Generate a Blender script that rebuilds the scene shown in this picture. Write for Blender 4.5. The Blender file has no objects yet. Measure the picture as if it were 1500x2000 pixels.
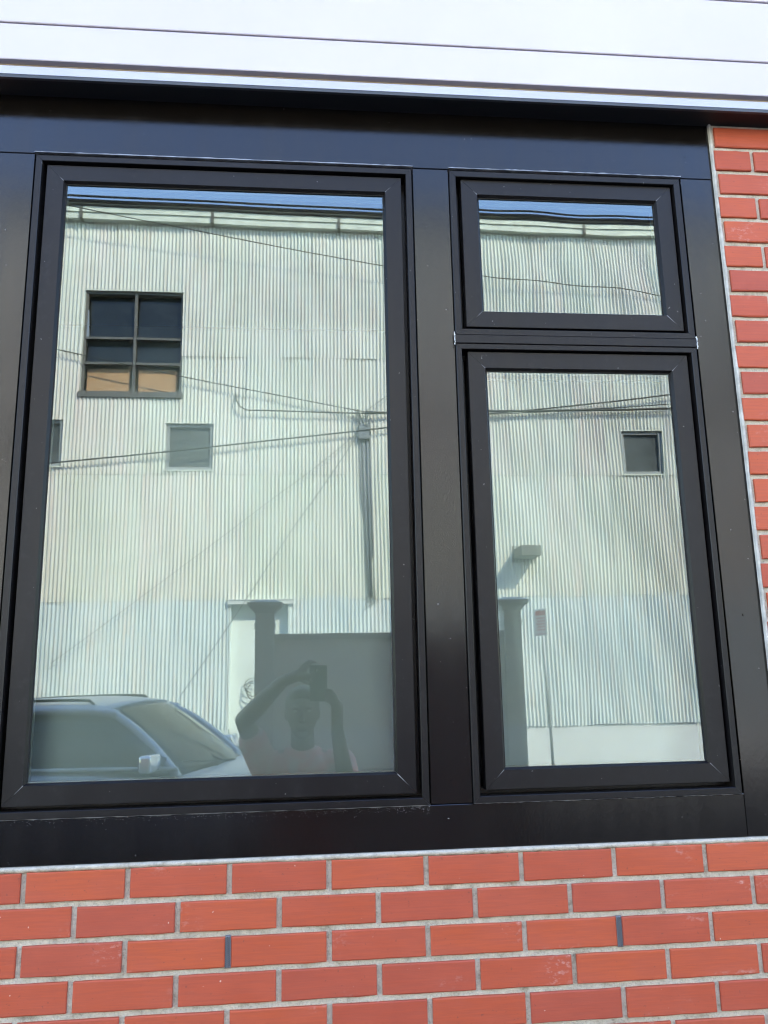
import bpy, math, random
from mathutils import Vector, Matrix

random.seed(7)
SC = bpy.context.scene
COL = SC.collection
R = math.radians

# ------------------------------------------------------------------ camera
ZC = 1.80            # lens height above the near pavement
DC = 1.7255          # lens to brick face
YAW, PITCH, ROLL = 0.0926057, 0.1956294, -0.0196000
cyw, syw, cpt, spt = math.cos(YAW), math.sin(YAW), math.cos(PITCH), math.sin(PITCH)
FWD = Vector((syw * cpt, cyw * cpt, spt))
R0 = Vector((cyw, -syw, 0.0))
U0 = R0.cross(FWD)
RGT = R0 * math.cos(ROLL) + U0 * math.sin(ROLL)
UPV = -R0 * math.sin(ROLL) + U0 * math.cos(ROLL)
CAM = Vector((0, -DC, ZC))
cd = bpy.data.cameras.new('camera')
cam = bpy.data.objects.new('camera', cd)
COL.objects.link(cam)
cam.matrix_world = Matrix(((RGT.x, UPV.x, -FWD.x, CAM.x), (RGT.y, UPV.y, -FWD.y, CAM.y),
                           (RGT.z, UPV.z, -FWD.z, CAM.z), (0, 0, 0, 1)))
cd.sensor_fit = 'VERTICAL'
cd.sensor_height = 24.0
cd.sensor_width = 18.0
cd.lens = 24.0 * 1518.25 / 2000.0
cd.clip_start = 0.01
cd.clip_end = 1500
SC.camera = cam

# ------------------------------------------------------------------ world + sun
SUN = Vector((0.80, 1.0, 1.07)).normalized()      # towards the sun: behind our own building
w = bpy.data.worlds.new('World')
SC.world = w
w.use_nodes = True
nt = w.node_tree
bg = nt.nodes['Background']
sky = nt.nodes.new('ShaderNodeTexSky')
sky.sky_type = 'NISHITA'
sky.sun_disc = False
sky.sun_elevation = math.asin(SUN.z)
sky.sun_rotation = math.atan2(SUN.x, SUN.y)
sky.air_density = 1.3
sky.dust_density = 0.25
sky.ozone_density = 2.2
hs = nt.nodes.new('ShaderNodeHueSaturation')      # deep clear-day blue, as photographed
hs.inputs['Hue'].default_value = 0.512
hs.inputs['Saturation'].default_value = 1.06
hs.inputs['Value'].default_value = 1.25
nt.links.new(sky.outputs[0], hs.inputs['Color'])
nt.links.new(hs.outputs[0], bg.inputs[0])
bg.inputs[1].default_value = 0.15
sl = bpy.data.lights.new('sun', 'SUN')
sl.energy = 2.45
sl.angle = R(0.53)
sl.color = (1.0, 0.87, 0.71)
so = bpy.data.objects.new('sun', sl)
COL.objects.link(so)
so.rotation_euler = (-SUN).to_track_quat('-Z', 'Y').to_euler()
so.location = (20, 25, 30)
SC.view_settings.view_transform = 'Standard'
SC.view_settings.look = 'None'
SC.view_settings.gamma = 1.0
SC.view_settings.use_curve_mapping = False
SC.view_settings.exposure = 2.70
SC.cycles.max_bounces = 10
SC.cycles.diffuse_bounces = 5
SC.cycles.glossy_bounces = 5
SC.cycles.transparent_max_bounces = 24
SC.cycles.sample_clamp_indirect = 12
SC.cycles.use_denoising = True
SC.cycles.use_adaptive_sampling = False
SC.cycles.filter_width = 1.2
SC.cycles.caustics_reflective = False
SC.cycles.caustics_refractive = False

# ------------------------------------------------------------------ helpers
class MB:
    def __init__(s):
        s.v = []; s.f = []; s.m = []; s.cur = 0
    def add(s, vs, fs):
        o = len(s.v)
        s.v += [tuple(p) for p in vs]
        for f in fs:
            s.f.append(tuple(i + o for i in f)); s.m.append(s.cur)
    def box(s, x0, x1, y0, y1, z0, z1):
        s.add([(x0, y0, z0), (x1, y0, z0), (x1, y1, z0), (x0, y1, z0), (x0, y0, z1), (x1, y0, z1), (x1, y1, z1), (x0, y1, z1)],
              [(0, 3, 2, 1), (4, 5, 6, 7), (0, 1, 5, 4), (1, 2, 6, 5), (2, 3, 7, 6), (3, 0, 4, 7)])
    def cham(s, x0, x1, y0, y1, z0, z1, c):
        # box with chamfered front (y0) edges
        a = [(x0 + c, y0, z0 + c), (x1 - c, y0, z0 + c), (x1 - c, y0, z1 - c), (x0 + c, y0, z1 - c)]
        b = [(x0, y0 + c, z0), (x1, y0 + c, z0), (x1, y0 + c, z1), (x0, y0 + c, z1)]
        d = [(x0, y1, z0), (x1, y1, z0), (x1, y1, z1), (x0, y1, z1)]
        fs = [(0, 1, 2, 3)]
        for i in range(4):
            j = (i + 1) % 4
            fs += [(i, 4 + i, 4 + j, j), (4 + i, 8 + i, 8 + j, 4 + j)]
        fs.append((11, 10, 9, 8))
        s.add(a + b + d, fs)
    def tube(s, pts, r, n=8, caps=True):
        pts = [Vector(p) for p in pts]
        rs = r if isinstance(r, (list, tuple)) else [r] * len(pts)
        rings = []
        up = Vector((0.013, 0.021, 1))
        for i, p in enumerate(pts):
            t = (pts[min(i + 1, len(pts) - 1)] - pts[max(i - 1, 0)]).normalized()
            a = t.cross(up)
            if a.length < 1e-3: a = t.cross(Vector((1, 0, 0)))
            a.normalize(); b = t.cross(a)
            rings.append([p + (a * math.cos(2 * math.pi * k / n) + b * math.sin(2 * math.pi * k / n)) * rs[i] for k in range(n)])
        vs = [q for rg in rings for q in rg]
        fs = []
        for i in range(len(rings) - 1):
            for k in range(n):
                k2 = (k + 1) % n
                fs.append((i * n + k, i * n + k2, (i + 1) * n + k2, (i + 1) * n + k))
        if caps:
            fs.append(tuple(range(n - 1, -1, -1)))
            fs.append(tuple((len(rings) - 1) * n + k for k in range(n)))
        s.add(vs, fs)
    def grid(s, P):
        n = len(P); m = len(P[0])
        s.add([q for row in P for q in row],
              [(i * m + j, i * m + j + 1, (i + 1) * m + j + 1, (i + 1) * m + j) for i in range(n - 1) for j in range(m - 1)])
    def ball(s, c, r, nu=12, nv=8):
        c = Vector(c); r = Vector(r) if isinstance(r, (tuple, list, Vector)) else Vector((r, r, r))
        vs = [(c.x, c.y, c.z - r.z)]
        for j in range(1, nv):
            ph = -math.pi / 2 + math.pi * j / nv
            for i in range(nu):
                th = 2 * math.pi * i / nu
                vs.append((c.x + r.x * math.cos(ph) * math.cos(th), c.y + r.y * math.cos(ph) * math.sin(th), c.z + r.z * math.sin(ph)))
        vs.append((c.x, c.y, c.z + r.z))
        fs = []
        for i in range(nu):
            i2 = (i + 1) % nu
            fs.append((0, 1 + i2, 1 + i))
            for j in range(nv - 2):
                fs.append((1 + j * nu + i, 1 + j * nu + i2, 1 + (j + 1) * nu + i2, 1 + (j + 1) * nu + i))
            fs.append((1 + (nv - 2) * nu + i, 1 + (nv - 2) * nu + i2, len(vs) - 1))
        s.add(vs, fs)
    def limb(s, chain, n=12):
        # chain of (point, radius): tapered capsule links with balls at the joints
        for i in range(len(chain) - 1):
            s.tube([chain[i][0], chain[i + 1][0]], [chain[i][1], chain[i + 1][1]], n)
        for p, r in chain: s.ball(p, r, n, 8)
    def mesh(s, name, mats=(), smooth=False):
        me = bpy.data.meshes.new(name)
        me.from_pydata(s.v, [], s.f)
        for m in (mats if isinstance(mats, (list, tuple)) else [mats]): me.materials.append(m)
        if len(me.materials) > 1:
            me.polygons.foreach_set('material_index', s.m)
        if smooth: me.polygons.foreach_set('use_smooth', [True] * len(me.polygons))
        me.update()
        return me
    def build(s, name, mats, parent=None, smooth=False):
        return link(name, s.mesh(name, mats, smooth), parent)

def link(name, me, parent=None):
    o = bpy.data.objects.new(name, me)
    COL.objects.link(o)
    if parent: o.parent = parent
    return o

def empty(name, loc=(0, 0, 0), parent=None):
    o = bpy.data.objects.new(name, None)
    o.empty_display_size = 0.2
    COL.objects.link(o)
    o.location = loc
    if parent: o.parent = parent
    return o

def tag(o, label=None, cat=None, group=None, kind=None):
    if label: o['label'] = label
    if cat: o['category'] = cat
    if group: o['group'] = group
    if kind: o['kind'] = kind
    return o

def recalc(o):
    import bmesh
    bm = bmesh.new(); bm.from_mesh(o.data)
    bmesh.ops.recalc_face_normals(bm, faces=bm.faces)
    bm.to_mesh(o.data); bm.free()
    return o

def bevel(o, w, seg=2):
    m = o.modifiers.new('bevel', 'BEVEL'); m.width = w; m.segments = seg; m.limit_method = 'ANGLE'; m.angle_limit = R(35)
    return o

# ------------------------------------------------------------------ materials
class NT:
    def __init__(s, name):
        s.m = bpy.data.materials.new(name); s.m.use_nodes = True
        s.t = s.m.node_tree; s.b = s.t.nodes['Principled BSDF']; s.out = s.t.nodes['Material Output']
        s.tc = s.n('ShaderNodeTexCoord')
    def n(s, t, **kw):
        o = s.t.nodes.new(t)
        for k, v in kw.items(): setattr(o, k, v)
        return o
    def l(s, a, b): s.t.links.new(a, b)
    def mapping(s, scale=(1, 1, 1), loc=(0, 0, 0), coord='Object', rnd=False):
        mp = s.n('ShaderNodeMapping'); mp.inputs['Scale'].default_value = scale; mp.inputs['Location'].default_value = loc
        s.l(s.tc.outputs[coord], mp.inputs['Vector'])
        if rnd:
            oi = s.n('ShaderNodeObjectInfo'); ml = s.n('ShaderNodeMath', operation='MULTIPLY'); ml.inputs[1].default_value = 37.0
            s.l(oi.outputs['Random'], ml.inputs[0]); cb = s.n('ShaderNodeCombineXYZ')
            for i in range(3): s.l(ml.outputs[0], cb.inputs[i])
            s.l(cb.outputs[0], mp.inputs['Location'])
        return mp.outputs[0]
    def noise(s, vec, scale=5, detail=4, rough=0.55):
        o = s.n('ShaderNodeTexNoise'); o.inputs['Scale'].default_value = scale; o.inputs['Detail'].default_value = detail
        o.inputs['Roughness'].default_value = rough; s.l(vec, o.inputs['Vector']); return o.outputs[0]
    def ramp(s, fac, stops):
        o = s.n('ShaderNodeValToRGB'); e = o.color_ramp.elements
        while len(e) < len(stops): e.new(0.5)
        for i, (p, c) in enumerate(stops):
            e[i].position = p; e[i].color = (c, c, c, 1) if isinstance(c, (int, float)) else (*c, 1)
        s.l(fac, o.inputs[0]); return o.outputs[0]
    def mix(s, fac, a, b, mode='MIX'):
        o = s.n('ShaderNodeMix', data_type='RGBA', blend_type=mode)
        for sock, v in ((o.inputs[0], fac), (o.inputs[6], a), (o.inputs[7], b)):
            if isinstance(v, (int, float)): sock.default_value = v
            elif isinstance(v, tuple): sock.default_value = (*v, 1)
            else: s.l(v, sock)
        return o.outputs[2]
    def bump(s, h, strength=0.3, dist=0.01):
        o = s.n('ShaderNodeBump'); o.inputs['Strength'].default_value = strength; o.inputs['Distance'].default_value = dist
        s.l(h, o.inputs['Height']); s.l(o.outputs[0], s.b.inputs['Normal'])
    def set(s, **kw):
        for k, v in kw.items():
            sk = s.b.inputs[k.replace('_', ' ')]
            if isinstance(v, tuple): sk.default_value = (*v, 1) if len(v) == 3 else v
            elif isinstance(v, (int, float)): sk.default_value = v
            else: s.l(v, sk)
        return s

def simple(name, col, rough=0.5, metal=0.0, var=0.12, scale=6, bump=0.0, spec=0.5):
    n = NT(name)
    nz = n.noise(n.mapping(), scale, 5)
    c = n.mix(n.ramp(nz, [(0.3, 0.0), (0.7, 1.0)]), tuple(v * (1 - var) for v in col), tuple(min(1, v * (1 + var)) for v in col))
    n.set(Base_Color=c, Roughness=rough, Metallic=metal, Specular_IOR_Level=spec)
    if bump: n.bump(n.noise(n.mapping(), scale * 8, 4), bump, 0.002)
    return n.m

def m_brick():
    n = NT('red_brick')
    oi = n.n('ShaderNodeObjectInfo')
    tint = n.ramp(oi.outputs['Random'], [(0.0, (0.39, 0.070, 0.035)), (0.2, (0.47, 0.092, 0.034)), (0.45, (0.43, 0.080, 0.034)), (0.65, (0.37, 0.072, 0.041)), (0.8, (0.48, 0.096, 0.036)), (1.0, (0.41, 0.077, 0.038))])
    vec = n.mapping((1, 1, 1), rnd=True)
    soft = n.noise(n.mapping((9, 9, 16), rnd=True), 1.0, 3)
    c = n.mix(n.ramp(soft, [(0.35, 0.0), (0.72, 0.55)]), tint, (0.46, 0.098, 0.054))
    streak = n.noise(n.mapping((14, 14, 240), rnd=True), 1.0, 3, 0.6)
    c = n.mix(n.ramp(streak, [(0.40, 0.28), (0.62, 0.0)]), c, (0.27, 0.066, 0.046))
    big = n.noise(n.mapping((5, 5, 7), rnd=True), 1.0, 2)
    fine = n.noise(n.mapping((60, 60, 110), rnd=True), 1.0, 5, 0.7)
    scuff = n.mix(1.0, n.ramp(big, [(0.60, 0.0), (0.70, 1.0)]), n.ramp(fine, [(0.52, 0.0), (0.67, 0.5)]), 'MULTIPLY')
    c = n.mix(scuff, c, (0.62, 0.42, 0.36))
    sp = n.noise(n.mapping((1, 1, 1), rnd=True), 85, 2, 0.5)
    c = n.mix(n.ramp(sp, [(0.765, 0.0), (0.78, 0.8)]), c, (0.66, 0.50, 0.42))
    dk = n.noise(n.mapping((1, 1, 1), rnd=True), 150, 2, 0.5)
    c = n.mix(n.ramp(dk, [(0.25, 0.5), (0.30, 0.0)]), c, (0.12, 0.05, 0.04))
    n.set(Base_Color=c, Roughness=n.ramp(fine, [(0.3, 0.45), (0.7, 0.62)]), Specular_IOR_Level=0.22)
    n.bump(streak, 0.22, 0.0012)
    return n.m

def m_mortar():
    n = NT('grey_mortar')
    v = n.mapping()
    a = n.noise(v, 38, 6, 0.7); b = n.noise(v, 260, 4, 0.7); d = n.noise(v, 9, 3)
    c = n.ramp(a, [(0.28, (0.22, 0.18, 0.125)), (0.45, (0.47, 0.41, 0.32)), (0.72, (0.64, 0.57, 0.46))])
    c = n.mix(n.ramp(d, [(0.4, 0.0), (0.7, 0.4)]), c, (0.52, 0.46, 0.37))
    c = n.mix(n.ramp(b, [(0.30, 0.45), (0.48, 0.0)]), c, (0.13, 0.12, 0.10))
    n.set(Base_Color=c, Roughness=0.9, Specular_IOR_Level=0.2)
    h = n.mix(0.5, a, b)
    n.bump(h, 0.9, 0.006)
    return n.m

def m_brick_far():
    n = NT('distant_brickwork')
    bt = n.n('ShaderNodeTexBrick'); bt.inputs['Scale'].default_value = 1.0
    mp = n.n('ShaderNodeMapping'); mp.inputs['Rotation'].default_value = (R(90), 0, 0); n.l(n.tc.outputs['Object'], mp.inputs[0]); n.l(mp.outputs[0], bt.inputs['Vector'])
    bt.inputs['Color1'].default_value = (0.38, 0.09, 0.06, 1); bt.inputs['Color2'].default_value = (0.33, 0.08, 0.06, 1); bt.inputs['Mortar'].default_value = (0.4, 0.38, 0.33, 1)
    bt.inputs['Brick Width'].default_value = 0.2032; bt.inputs['Row Height'].default_value = 0.068; bt.inputs['Mortar Size'].default_value = 0.005
    n.set(Base_Color=bt.outputs[0], Roughness=0.75)
    return n.m

def m_black(name, base, rlo, rhi, dust=0.0, grain=0.0, spec=0.5):
    n = NT(name)
    v = n.mapping()
    a = n.noise(v, 3.5, 3); b = n.noise(v, 55, 5, 0.65); st = n.noise(n.mapping((6, 6, 0.8)), 4.0, 4)
    c = n.mix(n.ramp(a, [(0.35, 0.0), (0.7, 1.0)]), base, tuple(x * 1.3 for x in base))
    if dust:
        dm = n.mix(1.0, n.ramp(b, [(0.50, 0.0), (0.75, 1.0)]), n.ramp(st, [(0.45, 0.0), (0.7, 1.0)]), 'MULTIPLY')
        dm2 = n.mix(1.0, dm, (dust, dust, dust), 'MULTIPLY')
        c = n.mix(dm2, c, (0.30, 0.29, 0.28))
        sp = n.noise(v, 120, 2, 0.5)
        c = n.mix(n.ramp(sp, [(0.765, 0.0), (0.785, 0.5)]), c, (0.4, 0.38, 0.36))
    n.set(Base_Color=c, Roughness=n.ramp(st, [(0.3, rlo), (0.7, rhi)]), Specular_IOR_Level=spec)
    if grain:
        n.bump(n.mix(0.25, n.noise(n.mapping((1, 1, 1)), 2.2, 2), n.noise(n.mapping((2, 2, 1)), 60, 3)), grain, 0.01)
    return n.m

def m_glass(name, ior, tint):
    n = NT(name)
    t = n.n('ShaderNodeBsdfTransparent'); t.inputs[0].default_value = (*tint, 1)
    g = n.n('ShaderNodeBsdfGlossy'); g.inputs['Roughness'].default_value = 0.0; g.inputs[0].default_value = (0.90, 1.0, 0.94, 1)
    f = n.n('ShaderNodeFresnel'); f.inputs[0].default_value = ior
    mx = n.n('ShaderNodeMixShader'); n.l(f.outputs[0], mx.inputs[0]); n.l(t.outputs[0], mx.inputs[1]); n.l(g.outputs[0], mx.inputs[2])
    n.l(mx.outputs[0], n.out.inputs[0])
    return n.m

def m_clear(name, tint):
    n = NT(name)
    t = n.n('ShaderNodeBsdfTransparent'); t.inputs[0].default_value = (*tint, 1)
    n.l(t.outputs[0], n.out.inputs[0])
    return n.m

def m_sheet(name, cols, rust=0.5):
    n = NT(name)
    oi = n.n('ShaderNodeObjectInfo')
    st = [(i / (len(cols) - 1), c) for i, c in enumerate(cols)]
    tint = n.ramp(oi.outputs['Random'], st)
    a = n.noise(n.mapping((3.2, 1, 0.35), rnd=True), 2.2, 4, 0.6)
    a2 = n.noise(n.mapping((9, 1, 0.5), rnd=True), 2.0, 4, 0.6)
    c = n.mix(n.ramp(a, [(0.34, 0.0), (0.66, 0.9)]), tint, cols[1])
    c = n.mix(n.ramp(a2, [(0.50, 0.0), (0.72, 0.55)]), c, (0.68, 0.57, 0.50))
    b = n.noise(n.mapping((1, 1, 0.5), rnd=True), 38, 4, 0.7)
    c = n.mix(n.ramp(b, [(0.20, 0.7 * rust), (0.33, 0.0)]), c, (0.24, 0.21, 0.17))
    n.set(Base_Color=c, Roughness=0.55, Specular_IOR_Level=0.35)
    n.bump(n.noise(n.mapping((1, 1, 0.4), rnd=True), 14, 4), 0.18, 0.006)
    return n.m

def m_concrete(name, col, lo=0.75, bumpd=0.004):
    n = NT(name)
    v = n.mapping()
    a = n.noise(v, 2.2, 6, 0.65); b = n.noise(v, 60, 4, 0.7)
    c = n.mix(n.ramp(a, [(0.3, 0.0), (0.7, 1.0)]), tuple(x * lo for x in col), col)
    c = n.mix(n.ramp(b, [(0.3, 0.25), (0.5, 0.0)]), c, tuple(x * 0.5 for x in col))
    n.set(Base_Color=c, Roughness=0.88, Specular_IOR_Level=0.25)
    n.bump(n.mix(0.5, a, b), 0.6, bumpd)
    return n.m

M = {}
M['brick'] = m_brick()
M['mortar'] = m_mortar()
M['brickfar'] = m_brick_far()
M['caulk'] = simple('pale_caulk', (0.46, 0.43, 0.37), 0.85, var=0.3, scale=30, bump=0.5)
M['panel'] = m_black('black_painted_panel', (0.0048, 0.0036, 0.0028), 0.14, 0.20, dust=0.008, grain=0.05)
M['frame'] = m_black('black_aluminium', (0.0080, 0.0066, 0.0064), 0.32, 0.42, dust=0.03, spec=0.26)
M['rubber'] = simple('black_gasket', (0.006, 0.006, 0.006), 0.7)
M['soffit'] = simple('black_soffit', (0.006, 0.006, 0.007), 0.6)
M['siding'] = simple('white_siding', (0.57, 0.50, 0.515), 0.6, var=0.035, scale=2.2)
M['flash'] = simple('pale_metal_flashing', (0.40, 0.41, 0.48), 0.4, metal=0.5, var=0.05)
M['lip'] = simple('dark_metal_lip', (0.05, 0.052, 0.055), 0.5)
M['gap'] = simple('brown_underlay', (0.45, 0.36, 0.26), 0.9)
M['dusty'] = simple('dusty_metal', (0.30, 0.30, 0.32), 0.55, metal=0.3, var=0.4, scale=25)
M['seal'] = simple('white_sealant', (0.72, 0.72, 0.70), 0.7)
M['scuff'] = simple('worn_paint', (0.22, 0.215, 0.215), 0.7, var=0.5, scale=90)
M['glass_out'] = m_glass('outer_glass', 2.36, (0.945, 1.0, 0.985))
M['glass_in'] = m_glass('inner_glass', 1.38, (0.945, 1.0, 0.985))
M['glass_clear'] = m_clear('glass_back', (0.975, 0.995, 0.995))
M['spacer'] = simple('silver_spacer', (0.60, 0.62, 0.63), 0.4, metal=0.6)
M['plaster'] = simple('pale_plaster', (0.93, 0.95, 0.95), 0.9, var=0.01, scale=2)
M['ceil'] = simple('ceiling_paint', (0.06, 0.06, 0.06), 0.9, var=0.02)
M['sidewall'] = simple('dark_interior_paint', (0.09, 0.10, 0.10), 0.9, var=0.02)
M['cheek'] = simple('white_interior_paint', (0.86, 0.88, 0.88), 0.9, var=0.02)
M['floor'] = simple('floor_boards', (0.10, 0.08, 0.06), 0.6)
M['weep'] = simple('grey_plastic', (0.13, 0.13, 0.14), 0.6)
M['hole'] = simple('dark_holes', (0.006, 0.006, 0.006), 0.9)
M['sheet'] = m_sheet('painted_corrugated_iron', [(0.77, 0.79, 0.71), (0.71, 0.75, 0.67), (0.80, 0.77, 0.70), (0.76, 0.80, 0.74), (0.78, 0.73, 0.68), (0.72, 0.78, 0.68)])
M['sheet_low'] = m_sheet('painted_blue_white_iron', [(0.70, 0.78, 0.78), (0.61, 0.71, 0.73), (0.76, 0.81, 0.79), (0.65, 0.74, 0.75)], 0.5)
M['base'] = m_concrete('painted_plinth', (0.72, 0.76, 0.76), 0.84)
M['fascia'] = simple('weathered_fascia_paint', (0.68, 0.72, 0.62), 0.6, var=0.16, scale=5)
M['roof'] = simple('dark_roof_edge', (0.045, 0.05, 0.048), 0.7)
M['wallback'] = simple('dark_backing', (0.10, 0.10, 0.10), 0.9)
M['door'] = simple('white_door_paint', (0.72, 0.80, 0.78), 0.6, var=0.06, scale=3)
M['steel'] = simple('grey_window_steel', (0.15, 0.145, 0.13), 0.55, var=0.25, scale=12)
M['darkglass'] = simple('dark_window_glass', (0.020, 0.025, 0.026), 0.06, var=0.4, scale=3)
M['smallglass'] = simple('dusty_window_glass', (0.11, 0.125, 0.125), 0.15, var=0.35, scale=5)
M['plywood'] = simple('tan_plywood', (0.56, 0.32, 0.17), 0.75, var=0.1, scale=6)
M['cable'] = simple('black_cable', (0.02, 0.02, 0.02), 0.6)
M['cable_grey'] = simple('grey_cable', (0.10, 0.105, 0.105), 0.6)
M['conduit'] = simple('grey_conduit', (0.20, 0.22, 0.24), 0.5, var=0.25, scale=10)
M['frame_grey'] = simple('pale_grey_frame', (0.32, 0.34, 0.34), 0.55, var=0.2, scale=10)
M['galv'] = simple('galvanised_steel', (0.34, 0.36, 0.37), 0.45, metal=0.5, var=0.2)
M['fence'] = simple('dark_fence_paint', (0.36, 0.38, 0.38), 0.6, var=0.1)
M['fence_panel'] = simple('dark_panel_paint', (0.54, 0.56, 0.55), 0.6, var=0.05, scale=2)
M['sidewalk'] = m_concrete('pavement_concrete', (0.15, 0.145, 0.135))
M['kerb'] = m_concrete('kerb_concrete', (0.33, 0.32, 0.30))
M['road'] = m_concrete('asphalt', (0.055, 0.055, 0.056), 0.7)
M['lamp'] = simple('grey_sheet_metal', (0.12, 0.12, 0.10), 0.6, var=0.2, scale=8)
M['sign'] = simple('sign_white', (0.62, 0.62, 0.62), 0.45)
M['signred'] = simple('sign_red', (0.42, 0.05, 0.06), 0.5)
M['carpaint'] = simple('silver_blue_car_paint', (0.40, 0.46, 0.53), 0.20, metal=0.15, var=0.02)
M['carglass'] = simple('car_glass', (0.008, 0.011, 0.011), 0.03, var=0.1)
M['tyre'] = simple('tyre_rubber', (0.015, 0.015, 0.015), 0.85)
M['rim'] = simple('alloy', (0.45, 0.46, 0.47), 0.3, metal=0.8)
M['chrome'] = simple('mirror_face', (0.8, 0.82, 0.85), 0.05, metal=1.0, var=0.0)
M['mirrorshell'] = simple('bright_mirror_shell', (0.85, 0.88, 0.92), 0.15, metal=0.7, var=0.0)
M['lightglass'] = simple('lamp_lens', (0.6, 0.62, 0.64), 0.1)
M['redlens'] = simple('red_lens', (0.35, 0.02, 0.02), 0.15)
M['skin'] = simple('brown_skin', (0.075, 0.042, 0.03), 0.5, var=0.08)
M['shirt'] = None
M['trouser'] = simple('dark_denim', (0.03, 0.035, 0.05), 0.9, var=0.2, scale=40)
M['hair'] = simple('black_hair', (0.008, 0.007, 0.006), 0.55)
M['phone'] = simple('black_phone', (0.010, 0.011, 0.012), 0.25)
M['shoe'] = simple('white_shoe', (0.5, 0.5, 0.5), 0.6)
M['eye'] = simple('eye_white', (0.6, 0.58, 0.55), 0.3)
_n = NT('pink_patterned_cloth')
_c = _n.ramp(_n.noise(_n.mapping(), 9, 3), [(0.40, (0.50, 0.42, 0.40)), (0.5, (0.62, 0.18, 0.19)), (0.62, (0.58, 0.36, 0.34))])
_n.set(Base_Color=_c, Roughness=0.9)
M['shirt'] = _n.m

# ------------------------------------------------------------------ ground
def struct(name, mb, m, smooth=False):
    o = mb.build(name, m, None, smooth); o['kind'] = 'structure'; return o
b = MB(); b.box(-400, 400, -400, 400, -0.60, -0.154); struct('ground', b, M['road'])
b = MB(); b.box(-60, 60, -9.75, -3.50, -0.30, -0.150); struct('road', b, M['road'])
b = MB(); b.box(-60, 60, -3.38, 0.24, -0.20, -0.004); struct('pavement', b, M['sidewalk'])
b = MB(); b.cham(-60, 60, 3.38, 3.50, -0.3, 0.0, 0.02)
k = struct('kerb', b, M['kerb']); k.scale = (1, -1, 1); k.location = (0, 0, 0)
k.data.flip_normals()
b = MB(); b.box(-60, 60, -9.87, -9.75, -0.3, 0.0); struct('kerb', b, M['kerb'])
b = MB(); b.box(-60, 60, -12.2, -9.87, -0.2, -0.004); struct('pavement', b, M['sidewalk'])

# ------------------------------------------------------------------ our building
BLD = tag(empty('brick_building', (0, 0, 0)), 'red brick shopfront building with black framed windows under white lap siding', 'building')
def sc(y): return (DC + y) / DC

BP, BH, BL = 0.06804, 0.0565, 0.1922       # course pitch, brick height, brick length
ZT0 = ZC - 0.393                            # top of the first course under the window
JX = -0.3752                                # a head joint in even courses
OX0, OX1 = -0.762, 1.0400                   # opening
OZ0, OZ1 = ZC - 0.3835, ZC + 1.385          # opening bottom, soffit

WALL = empty('brick_wall', (0, 0, 0), BLD)
WALL['label'] = 'smooth red brick wall with pale grey mortar joints'
b = MB()
MY = 0.0065
b.box(-3.2, OX0, MY, 0.2, -0.1, OZ1)
b.box(OX1, 4.2, MY, 0.2, -0.1, OZ1)
b.box(OX0, OX1, MY, 0.2, -0.1, OZ0)
b.build('mortar_bed', M['mortar'], WALL)
# caulked mortar edge along the opening
b = MB()
for (xa, xb) in ((OX1 - 0.0005, OX1 + 0.0062), (OX0 - 0.0105, OX0 + 0.0005)):
    zs = [OZ0 + (OZ1 - OZ0) * i / 60 for i in range(61)]
    P = []
    for z in zs:
        j = random.uniform(-0.0016, 0.0016)
        l, r = (xa, xb + j) if xa > 0 else (xa + j, xb)
        P.append([(l, 0.03, z), (l, 0.0015, z), ((l + r) / 2, 0.0005 + random.uniform(0, 0.001), z), (r, 0.003, z), (r, 0.03, z)])
    b = MB(); b.grid(P)
    recalc(b.build('mortar_edge', M['caulk'], WALL, True))
b = MB()
P = []
for i in range(121):
    x = OX0 + (OX1 - OX0) * i / 120
    j = random.uniform(-0.0012, 0.0012)
    P.append([(x, 0.03, OZ0), (x, 0.002, OZ0 - 0.0003), (x, 0.0012, OZ0 - 0.005), (x, 0.0035, OZ0 - 0.0095 + j), (x, 0.03, OZ0 - 0.0095 + j)])
b.grid(P)
recalc(b.build('mortar_edge', M['mortar'], WALL, True))

_bm = {}
def brick_mesh(L, var):
    key = (round(L, 4), var)
    if key in _bm: return _bm[key]
    rr = random.Random(hash(key) & 0xffff)
    j = lambda a=0.0009: rr.uniform(-a, a)
    c = 0.0022; h = BH / 2
    nx = 5
    # front outline subdivided for slightly uneven arrises
    def ring(inset, y, am):
        pts = []
        for i in range(nx): pts.append((-L / 2 + inset + (L - 2 * inset) * i / nx, y + j(0.0002), -h + inset + j(am)))
        pts.append((L / 2 - inset, y, -h + inset + j(am)))
        for i in range(nx + 1): pts.append((L / 2 - inset - (L - 2 * inset) * i / nx, y + j(0.0002), h - inset + j(am)))
        return pts
    a = ring(c, 0.0, 0.0005); o = ring(0.0, c * 0.8, 0.0008); d = [(p[0], 0.012, p[2]) for p in o]
    n = len(a)
    b = MB()
    fs = [tuple(range(n))]
    for i in range(n):
        k2 = (i + 1) % n
        fs += [(i, n + i, n + k2, k2), (n + i, 2 * n + i, 2 * n + k2, n + k2)]
    b.add(a + o + d, fs)
    me = b.mesh('brick', M['brick'])
    _bm[key] = me
    return me

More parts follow.
